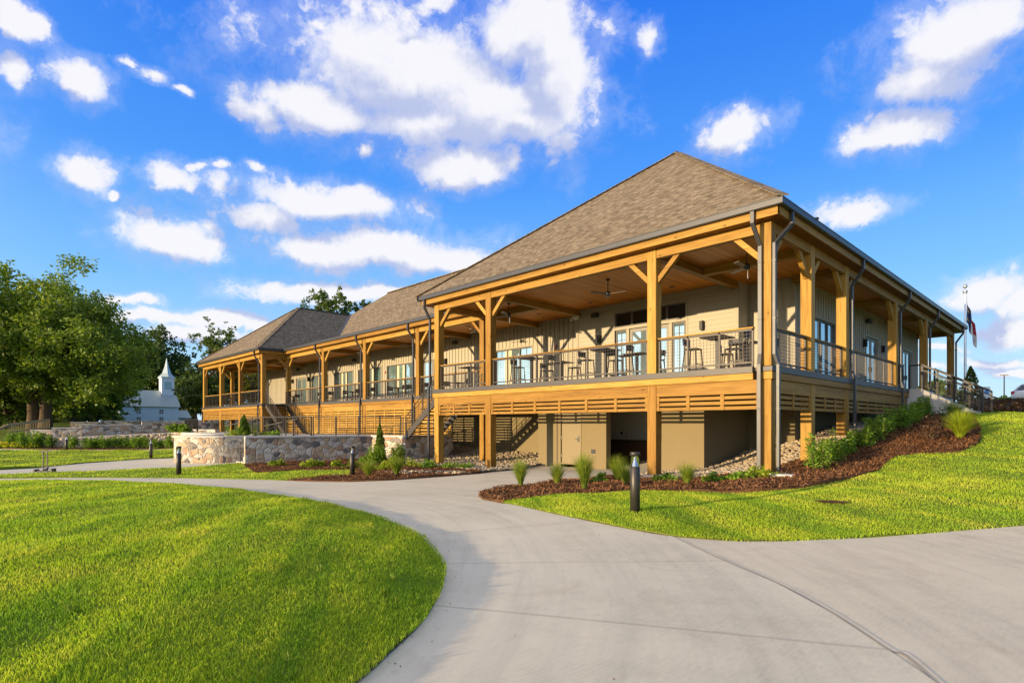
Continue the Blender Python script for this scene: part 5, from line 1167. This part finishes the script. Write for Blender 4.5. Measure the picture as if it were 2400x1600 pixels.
# ================================================================ VEGETATION
def quads(C_, size, up=.0, asp=.62):
    """one leaf-shaped quad per centre, turned at random"""
    n = len(C_); a = rng.normal(size=(n, 3)); a[:, 2] = a[:, 2]*(1-up)+up*np.abs(a[:, 2]); a /= np.linalg.norm(a, axis=1)[:, None]
    r = rng.normal(size=(n, 3)); b = np.cross(a, r); b /= np.linalg.norm(b, axis=1)[:, None]
    s = (np.full(n, size) if np.isscalar(size) else size)*rng.uniform(.65, 1.35, n); s = s[:, None]
    V = np.stack([C_-a*s, C_+b*s*asp, C_+a*s, C_-b*s*asp], 1).reshape(-1, 3); return V, np.arange(4*n).reshape(n, 4)
def clusters(cent, rad, per):
    """leaf centres in lumpy clusters, denser toward each cluster's rim"""
    out = []
    for c, r in zip(cent, rad):
        m = max(4, int(per*r**2)); d = rng.normal(size=(m, 3)); d /= np.linalg.norm(d, axis=1)[:, None]; d[:, 2] *= .75
        out.append(c+d*(r*rng.uniform(.25, 1., m)**.5)[:, None])
    return np.concatenate(out)
def tree(name, label, base, hgt, rx, rz, nclus, per, lsize, lm, trunk_r, cz=None, cat='tree', group=None, trunks=1, crmin=.6, crmax=1.25, flat=1., sway=.28):
    """base point, total height, crown half width, crown half height; foliage hangs in ragged sprays along the twigs"""
    x, y, z = base; cz = cz if cz is not None else hgt-rz
    root = thing(name, label, cat, (x, y, z), group); t = MB(); Cs = []
    main = []
    for k in range(trunks):
        ox = (k-(trunks-1)/2)*trunk_r*2.2; bx, by = x+CR[0]*ox, y+CR[1]*ox; topz = z+cz+rz*.35
        w = [(bx+CR[0]*ox*.6*t_+.12*trunk_r*math.sin(7*t_+k), by+CR[1]*ox*.6*t_, z-.3+(topz-z)*t_) for t_ in np.linspace(0, 1, 7)]
        t.tube(w, [trunk_r*f for f in (1.35, 1.0, .9, .8, .62, .42, .2)], 9); main.append(w)
    for c in range(nclus):
        d = rng.normal(size=3); d /= np.linalg.norm(d); q = rng.uniform(.03, 1.)**.42; ang = math.atan2(d[1], d[0])
        lob = 1+sway*.8*math.sin(3*ang+x)+sway*.55*math.sin(5*d[2]+y)+sway*.5*math.sin(7*ang+4*d[2])
        p = np.array([d[0]*rx, d[1]*rx*.92, d[2]*rz*flat])*q*lob+[x, y, z+cz]
        r = rng.uniform(crmin, crmax)*(1.25-.55*q)*rx/5.; m = max(6, int(per*r*r))
        # a spray: leaves scattered along a few short twigs that fan outward
        nt = 6; tw = rng.normal(size=(nt, 3))+d*.8; tw /= np.linalg.norm(tw, axis=1)[:, None]; tw[:, 2] *= .75; wi = rng.integers(0, nt, m); s_ = rng.uniform(0, 1.25, m)[:, None]
        Cs.append(p+tw[wi]*s_*r+rng.normal(size=(m, 3))*(r*.30*(1.1-.5*s_)))
        if c % max(1, nclus//26) == 0:
            w = main[c % trunks]; s0 = Vector(w[int(rng.integers(2, 6))]); e = Vector(p); mm = s0.lerp(e, .5)+Vector((0, 0, .06*hgt*rng.uniform(-.3, 1))); t.tube([s0, mm, e], [trunk_r*.3, trunk_r*.17, trunk_r*.04], 5)
    V, F = quads(np.concatenate(Cs), lsize, .25); mesh_np('crown', V, F, lm, root)
    t.build('trunk', BARK, root, True)
    return root
GB = lambda x, d: (CAMX+d*(CF[0]+CR[0]*(x-1200)/1340), CAMY+d*(CF[1]+CR[1]*(x-1200)/1340))
def base_at(x, d): X, Y = GB(x, d); return (X, Y, g1(X, Y))
tree('oak_tree', 'huge spreading oak with twin trunks filling the left edge', base_at(92, 58), 15.5, 9.8, 6.3, 520, 115, .16, OAKM, .52, trunks=2, cz=8.4, sway=.36, crmin=.5, crmax=1.15)
tree('oak_tree', 'dense oak standing behind the chapel roof, right of the big oak', base_at(335, 165), 25.5, 11.5, 10.5, 300, 22, .42, DARKL, .7, cz=14.5)
tree('oak_tree', 'dark loose tree right behind the chapel steeple', base_at(415, 172), 21, 8.5, 9.5, 230, 30, .42, DARKL, .6, cz=11.5)
tree('oak_tree', 'tall dark tree just left of the left porch, beyond the chapel', base_at(458, 178), 15.5, 7.2, 7, 170, 36, .42, DARKL, .5, cz=8.5)
for i, (px_, d, h, r, l) in enumerate(((-60, 72, 13, 6.5, 'leafy tree at the picture edge left of the big oak'), (40, 78, 10, 5, 'low leafy tree seen below the big oak, left of its trunks'), (170, 82, 10.5, 5, 'low leafy tree right behind the big oak trunks'), (225, 92, 11, 5.2, 'mid height tree between the big oak and the chapel gable'), (120, 96, 12.5, 6.5, 'back row tree showing between the oak trunks'), (15, 64, 7.0, 3.6, 'bright low tree behind the timber fence'), (262, 86, 8.6, 3.3, 'drooping tree half hiding the chapel gable'), (-20, 110, 11, 7, 'far back row tree at the left picture edge'), (75, 112, 11, 7, 'far back row tree left of the oak trunks'), (190, 115, 11, 7, 'far back row tree right of the oak trunks'))):
    tree('woodland_tree', l, base_at(px_, d), h, r, h*.48, 210, 62, .24, OAKM if i % 2 == 0 else PINEL, .3, cz=h*.5, group='trees around the big oak')
tree('oak_tree', 'dense dark tree filling the gap between chapel steeple and left porch', base_at(452, 150), 13.5, 6.5, 6, 190, 40, .36, DARKL, .4, cz=6.5)
tree('pine_tree', 'pine reaching above the left wing roof eave', base_at(518, 92), 15.0, 4.2, 3.2, 110, 80, .2, PINEL, .33, cz=12.0, crmin=.5, crmax=1.0)
tree('pine_tree', 'lower pine seen between the left wing porch posts', base_at(560, 88), 11, 4.5, 4.5, 130, 66, .22, DARKL, .3, cz=6.0)
tree('woodland_tree', 'dark broad tree seen through the left porch, at its outer post', base_at(500, 96), 9.5, 5.2, 4.2, 150, 60, .24, DARKL, .3, cz=5.2, group='trees behind the left porch')
tree('woodland_tree', 'dark tree seen through the left porch by the wall corner', base_at(598, 90), 10.5, 4.2, 4.6, 130, 66, .22, DARKL, .3, cz=6.2, group='trees behind the left porch')
tree('woodland_tree', 'golden yellow young tree seen through the left porch railing', base_at(592, 70), 8.2, 1.7, 2.4, 60, 160, .13, GOLDL, .14, cz=5.0)
tree('pine_tree', 'broad tree crown rising above the valley of the far roofs', base_at(775, 84), 18.5, 4.3, 2.6, 130, 90, .2, PINEL, .4, cz=16.3, crmin=.5, crmax=1.0)
tree('pine_tree', 'small tree crown just right of the broad one above the roof', base_at(853, 88), 18.0, 2.0, 1.7, 46, 190, .2, PINEL, .3, cz=16.9, crmin=.7, crmax=1.2)
for px_, d, h, r, l in ((-260, 80, 13, 7, 'broad tree beyond the left picture edge, first past the oak'), (-480, 95, 14, 8, 'broad tree beyond the left picture edge, second past the oak'), (-800, 105, 14, 8, 'broad tree beyond the left picture edge, third past the oak')):
    tree('woodland_tree', l, base_at(px_, d), h, r, h*.46, 160, 40, .32, OAKM, .35, cz=h*.52, group='trees around the big oak')
for px_, d, l in ((-40, 100, 'low dark bush at the left picture edge below the oak'), (35, 104, 'low dark bush left of the oak trunks'), (110, 106, 'low dark bush right behind the oak trunks'), (165, 104, 'low dark bush right of the oak trunks'), (222, 108, 'low dark bush left of the chapel gable')):
    tree('understory_bush', l, base_at(px_, d), 4.6, 4.8, 2.4, 110, 40, .3, DARKL, .1, cz=2.0, cat='bush', group='low bushes behind the big oak')
# conifers and bushes on the right rise
def cone_tree(name, label, x, y, z, h, r, n, ls, m, cat='conifer', group=None):
    root = thing(name, label, cat, (x, y, z), group); t = rng.uniform(0, 1, n)**1.3; a = rng.uniform(0, 6.28, n)
    lob = 1+.16*np.sin(a*3+t*9)+.12*np.sin(a*7-t*21); rr = r*(1-t)**.8*np.minimum(1, .55+t*5)*lob*rng.uniform(.45, 1, n)**.5
    C_ = np.column_stack([x+rr*np.cos(a), y+rr*np.sin(a), z+.04+t*h]); V, F = quads(C_, ls*(1-.35*t), .55); mesh_np('foliage', V, F, m, root)
    MB().tube([(x, y, z-.1), (x, y, z+h*.8)], [r*.12, r*.03], 6).build('stem', BARK, root); return root
X, Y = GB(2275, 36); cone_tree('spruce_tree', 'dark green conifer beside the flagpole behind the stair railing', X, Y, g1(X, Y), 2.6, .75, 2600, .09, DARKL)
def bush(name, label, x, y, rx, rz, n, ls, m, cat='shrub', group=None, up=.3, ncl=14, z=None):
    z = g1(x, y) if z is None else z; root = thing(name, label, cat, (x, y, z), group); cent, rad = [], []
    for k in range(ncl):
        d = rng.normal(size=3); d /= np.linalg.norm(d); d[2] = abs(d[2]); q = rng.uniform(.35, .95); cent.append([x+d[0]*rx*q, y+d[1]*rx*q, z+.12*rz+d[2]*rz*1.5*q]); rad.append(rx*rng.uniform(.28, .5))
    per = n/sum(r**2 for r in rad); C_ = clusters(cent, rad, per); C_ = C_[C_[:, 2] > z]; V, F = quads(C_, ls, up); mesh_np('foliage', V, F, m, root)
    t = MB()
    for c in cent[:8]: t.tube([(x, y, z-.05), tuple(c)], [.018, .006], 5)
    t.build('stem', BARK, root); return root
def upright(name, label, x, y, r, h, n, ls, m, cat='shrub', group=None, ntip=16):
    """evergreen shrub made of upright leafy shoots"""
    z = g1(x, y); root = thing(name, label, cat, (x, y, z), group); Cs = []; t = MB()
    for k in range(ntip):
        a = rng.uniform(0, 6.28); q = rng.uniform(.05, 1)**.6*r; hh = h*rng.uniform(.62, 1.08)*(1-.35*(q/r)**2); tip = np.array([x+q*1.1*math.cos(a), y+q*1.1*math.sin(a), z+hh]); b0_ = np.array([x+q*.35*math.cos(a), y+q*.35*math.sin(a), z])
        m_ = n//ntip; s = rng.uniform(.12, 1, m_)**.8; p = b0_+(tip-b0_)*s[:, None]; w = .15*r*(1.35-s)+.02; Cs.append(p+rng.normal(size=(m_, 3))*w[:, None]*[1.3, 1.3, .6]); t.tube([tuple(b0_), tuple(tip)], [.012, .004], 4)
    C_ = np.concatenate(Cs); C_ = C_[C_[:, 2] > z+.02]; V, F = quads(C_, ls, .75, .42); mesh_np('foliage', V, F, m, root); t.build('stem', BARK, root); return root
row = [(.78, 1.0), (.66, 2.5), (.66, 3.8), (.86, 4.7), (1.0, 5.6), (1.05, 6.8), (1.1, 8.1), (1.05, 9.8), (.95, 11.6), (1.0, 13.2)]
ordn = ['first', 'second', 'third', 'fourth', 'fifth', 'sixth', 'seventh', 'eighth', 'ninth', 'last']
for (x, y), o_ in zip(row, ordn):
    i = ordn.index(o_); upright('evergreen_shrub', ('largest upright evergreen shrub, first of the row beside the rocks' if i == 0 else '%s evergreen shrub up the slope from the corner along the porch side' % o_), x, y, .31+.05*math.sin(i*2.1)+(.1 if i == 0 else 0), .86+.12*math.sin(i*1.7)+(.12 if i == 0 else 0), 1350, .042, SHRUBL, group='evergreen shrubs along the side of the porch', ntip=14)
def reed(label, x, y, h, r, n, m=REEDL, name='ornamental_grass', group='ornamental grasses in the mulch beds', w=.006):
    z = g1(x, y)+.03; root = thing(name, label, 'grass clump', (x, y, z), group); a = rng.uniform(0, 6.28, n); q = rng.uniform(0, 1, n)**.7; L = h*rng.uniform(.6, 1.1, n); sp = r*(.25+.9*q); seg = 5; Vs = []
    wa = a+math.pi/2+rng.normal(0, .6, n)
    for k in range(seg+1):
        s = k/seg; rr = .18*r*q+sp*s**1.9; zz = L*(s-.22*q*s**3); ww = w*(1-s*.85); px_ = x+rr*np.cos(a); py_ = y+rr*np.sin(a)
        Vs.append(np.column_stack([px_-ww*np.cos(wa), py_-ww*np.sin(wa), z+zz])); Vs.append(np.column_stack([px_+ww*np.cos(wa), py_+ww*np.sin(wa), z+zz]))
    V = np.stack(Vs, 1).reshape(-1, 3); m2 = 2*(seg+1); F = []
    for k in range(seg): F.append(np.column_stack([np.arange(n)*m2+2*k, np.arange(n)*m2+2*k+1, np.arange(n)*m2+2*k+3, np.arange(n)*m2+2*k+2]))
    mesh_np('blades', V, np.concatenate(F), m, root); return root
for x, y, h, r, n, l in ((-4.65, -4.6, .62, .34, 420, 'leftmost feathery grass clump near the tip of the curved mulch bed'), (-4.2, -3.65, .52, .34, 420, 'second grass clump from the mulch bed tip, yellowish'), (-4.3, -2.45, .62, .3, 350, 'grass clump partly behind the tallest one, before the basement door'), (-2.75, -4.3, .74, .36, 560, 'tallest grass clump in the front of the curved mulch bed'), (-3.6, -1.75, .62, .42, 420, 'grass clump near the sink opening, behind the near bollard'), (-2.6, -2.8, .46, .34, 380, 'grass clump immediately left of the near bollard'), (-.95, -2.6, .48, .32, 380, 'small yellow grass clump before the blank stucco wall'), (-11.1, -5.4, .5, .42, 420, 'grass clump at the path edge right of the mulch bed bollard'), (-11.25, -4.2, .55, .46, 460, 'wide grass clump left of the river rocks at the path')):
    reed(l, x, y, h*1.3, r*.8, int(n*1.25))
reed('large bright fountain grass on the slope near the entrance stairs', 3.0, 6.5, .82, .42, 1100, LIMEL, 'fountain_grass', None, .008); reed('fountain grass behind the large bright one, nearer the stairs', 2.85, 8.0, .75, .38, 700, LIMEL, 'fountain_grass', None, .008)
reed('green grass clump at the foot of the concrete stairs', 2.0, 12.2, .7, .5, 600); reed('green grass clump right of the stair foot on the dark bank', 4.4, 18.5, .6, .5, 500); reed('grass clump on the dark bank below the parked car', 6.4, 19.2, .7, .6, 600); reed('grass clump farther right on the dark bank', 8.6, 19.6, .75, .7, 700, LIMEL)
for x, y, rx, rz, m, l in ((2.3, 6.2, .4, .38, PLUML, 'sparse dark shrub on the slope mulch left of the fountain grass'), (2.15, 8.0, .5, .5, PLUML, 'sparse plum shrub higher on the slope mulch'), (1.9, 10.6, .5, .45, DARKL, 'sparse dark shrub below the concrete cheek wall')): bush('sparse_shrub', l, x, y, rx, rz, 420, .035, m)
for x, y, rx, rz, l, m in ((-2.0, -1.8, .34, .2, 'low leafy plant right of the second front post', SHRUBL), (-.72, -1.55, .3, .18, 'low leafy plant before the rocks left of the corner', SHRUBL), (-.25, -1.3, .3, .18, 'second low leafy plant before the rocks, closer to the corner', SHRUBL), (.1, -.75, .36, .24, 'light green low plant at the foot of the corner post', LIMEL), (-3.9, -2.2, .28, .2, 'small twiggy plant by the sink opening', SHRUBL)): bush('low_plant', l, x, y, rx, rz, 520, .04, m, 'plant')
# left bed
for x, y, rx, rz, l, m in ((-19.0, -5.3, .42, .26, 'leafy plant closest to the left end of the shaded stone wall', LIMEL), (-17.65, -4.0, .36, .25, 'yellow green plant in the middle of the left mulch bed', LIMEL), (-17.1, -4.7, .4, .28, 'round yellow green plant in front of the middle one in the left bed', LIMEL), (-16.2, -4.0, .4, .26, 'white flecked leafy plant left of the mulch bed bollard', LIMEL), (-15.4, -3.7, .36, .24, 'leafy plant tucked behind the mulch bed bollard', LIMEL), (-17.6, -1.9, .4, .24, 'low leafy plant against the shaded stone wall', SHRUBL), (-15.6, -1.7, .55, .3, 'twiggy plant before the sunlit stone corner', LIMEL), (-14.2, -1.6, .5, .28, 'mounded plant left of the first porch post downspout', LIMEL), (-13.2, -1.4, .45, .24, 'leafy plant at the foot of the downspout post', SHRUBL), (-12.4, -1.0, .4, .16, 'flat green plant on the rocks right of the downspout post', SHRUBL), (-11.7, -.7, .45, .16, 'flat green plant on the rocks before the stair shadow', SHRUBL), (-13.6, -3.4, .4, .22, 'low leafy plant between the two bushy evergreens and the rocks', LIMEL)): bush('low_plant', l, x, y, rx, rz, 560, .045, m, 'plant')
cone_tree('arborvitae', 'tall narrow arborvitae before the shaded stone wall corner', -17.9, -.9, g1(-17.9, -.9), 1.85, .34, 4200, .05, ARBL, 'conifer', None)
upright('bushy_evergreen', 'bushy evergreen in front of the tall narrow arborvitae', -16.6, -1.9, .42, .95, 2200, .045, SHRUBL, ntip=18); upright('bushy_evergreen', 'bushy dark evergreen before the sunlit stone corner', -15.3, -1.5, .34, 1.05, 2200, .045, ARBL, ntip=16)
X, Y = GB(572, 29.5); cone_tree('arborvitae', 'cone shaped arborvitae on the terrace above the wall corner', X, Y, TZ, 1.12, .34, 3000, .05, ARBL, 'conifer', None)
for px_, d, l in ((545, 30.5, 'yellow leafy plant left of the terrace arborvitae'), (605, 30.0, 'yellow leafy plant right of the terrace arborvitae'), (640, 31, 'small green plant on the terrace below the picket fence')):
    X, Y = GB(px_, d); bush('terrace_plant', l, X, Y, .42, .22, 420, .05, LIMEL if px_ != 640 else SHRUBL, 'plant', z=TZ)
# row of round shrubs below the embankment on the left
sh = [(125, -50.0, -10.4), (165, -48.9, -9.2), (203, -48.3, -8.2), (212, -49.0, -7.9), (233, -47.9, -7.3), (243, -48.8, -7.0), (267, -47.6, -6.4), (285, -47.4, -5.8), (312, -46.6, -5.3), (330, -46.3, -4.7), (355, -45.7, -4.2), (386, -44.8, -3.4), (398, -45.1, -3.1)]
on2 = ['first', 'second', 'third', 'fourth', 'fifth', 'sixth', 'seventh', 'eighth', 'ninth', 'tenth', 'eleventh', 'twelfth', 'last']
for (p, x, y), o_ in zip(sh, on2): upright('round_shrub', '%s small shrub from the left in the row below the rock embankment' % o_, x, y, .5, 1.05 if p not in (212, 243, 355, 398) else .75, 1300, .06, SHRUBL, group='shrub row below the rock embankment', ntip=14)
for x, y, r, h, l in ((-51.9, -12.2, .7, 1.3, 'dark round shrub leftmost of the group behind the yellow flowers'), (-51.0, -11.9, .55, 1.0, 'low dark shrub in the middle of the group behind the yellow flowers'), (-50.6, -11.2, .75, 1.35, 'bright round shrub rightmost of the group behind the yellow flowers')): upright('round_shrub', l, x, y, r, h, 2200, .07, SHRUBL, ntip=20)
fl_ = []
for k in range(900):
    t_ = rng.uniform(0, 1); fl_.append([-53.0+2.6*t_+rng.normal(0, .18), -14.2+3.0*t_+rng.normal(0, .18), -.15+rng.uniform(.05, .42)])
V, F = quads(np.array(fl_), .07, .7); fb = mesh_np('flower_bed', V, F, YELLOWF); stuff(fb); V, F = quads(np.array(fl_)+[0, 0, -.12], .08, .3); stuff(mesh_np('flower_leaves', V, F, SHRUBL))
for p, d, l in ((405, 47, 'small round shrub at the right end of the retaining wall coping'), (438, 47, 'small round shrub by the far picket fence')): X, Y = GB(p, d); bush('round_shrub', l, X, Y, .55, .45, 700, .08, SHRUBL, z=.95)
# right rise: dark planted bank and bushes on the skyline
bank = [(2.6, 19.0), (12, 20.5), (22, 20), (30, 24), (30, 32), (1, 32), (.3, 22)]
C_ = []
xs = rng.uniform(0, 30, 14000); ys = rng.uniform(18, 33, 14000); k_ = inside(bank, xs, ys); zz = G(xs[k_], ys[k_]); V, F = quads(np.column_stack([xs[k_], ys[k_], zz+rng.uniform(.02, .55, k_.sum())*np.clip((ys[k_]-18)/5, .3, 1)]), .11, .3); stuff(mesh_np('ground_cover', V, F, PLUML))
for p, d, rx, rz, m, l in ((2318, 44, .9, .5, PLUML, 'plum coloured bush on the skyline left of the lamp post'), (2338, 47, 1.0, .6, LIMEL, 'bright bush on the skyline behind the plum one'), (2365, 44, .9, .5, LIMEL, 'bright bush just left of the parked car'), (2350, 41, .7, .4, SHRUBL, 'low green bush in front of the bright skyline bushes'), (2378, 39, .6, .35, DARKL, 'dark low bush below the car bumper')): X, Y = GB(p, d); bush('skyline_bush', l, X, Y, rx, rz, 900, .09, m, z=g1(X, Y)+.05)
for p, d, h, r, l in ((2200, 90, 6, 4, 'distant tree seen under the porch roof at the far end'), (2320, 160, 5.0, 6, 'distant low tree on the skyline beyond the car park')):
    tree('woodland_tree', l, base_at(p, d), h, r, h*.42, 90, 50, .3, PINEL, .2, cz=h*.5)
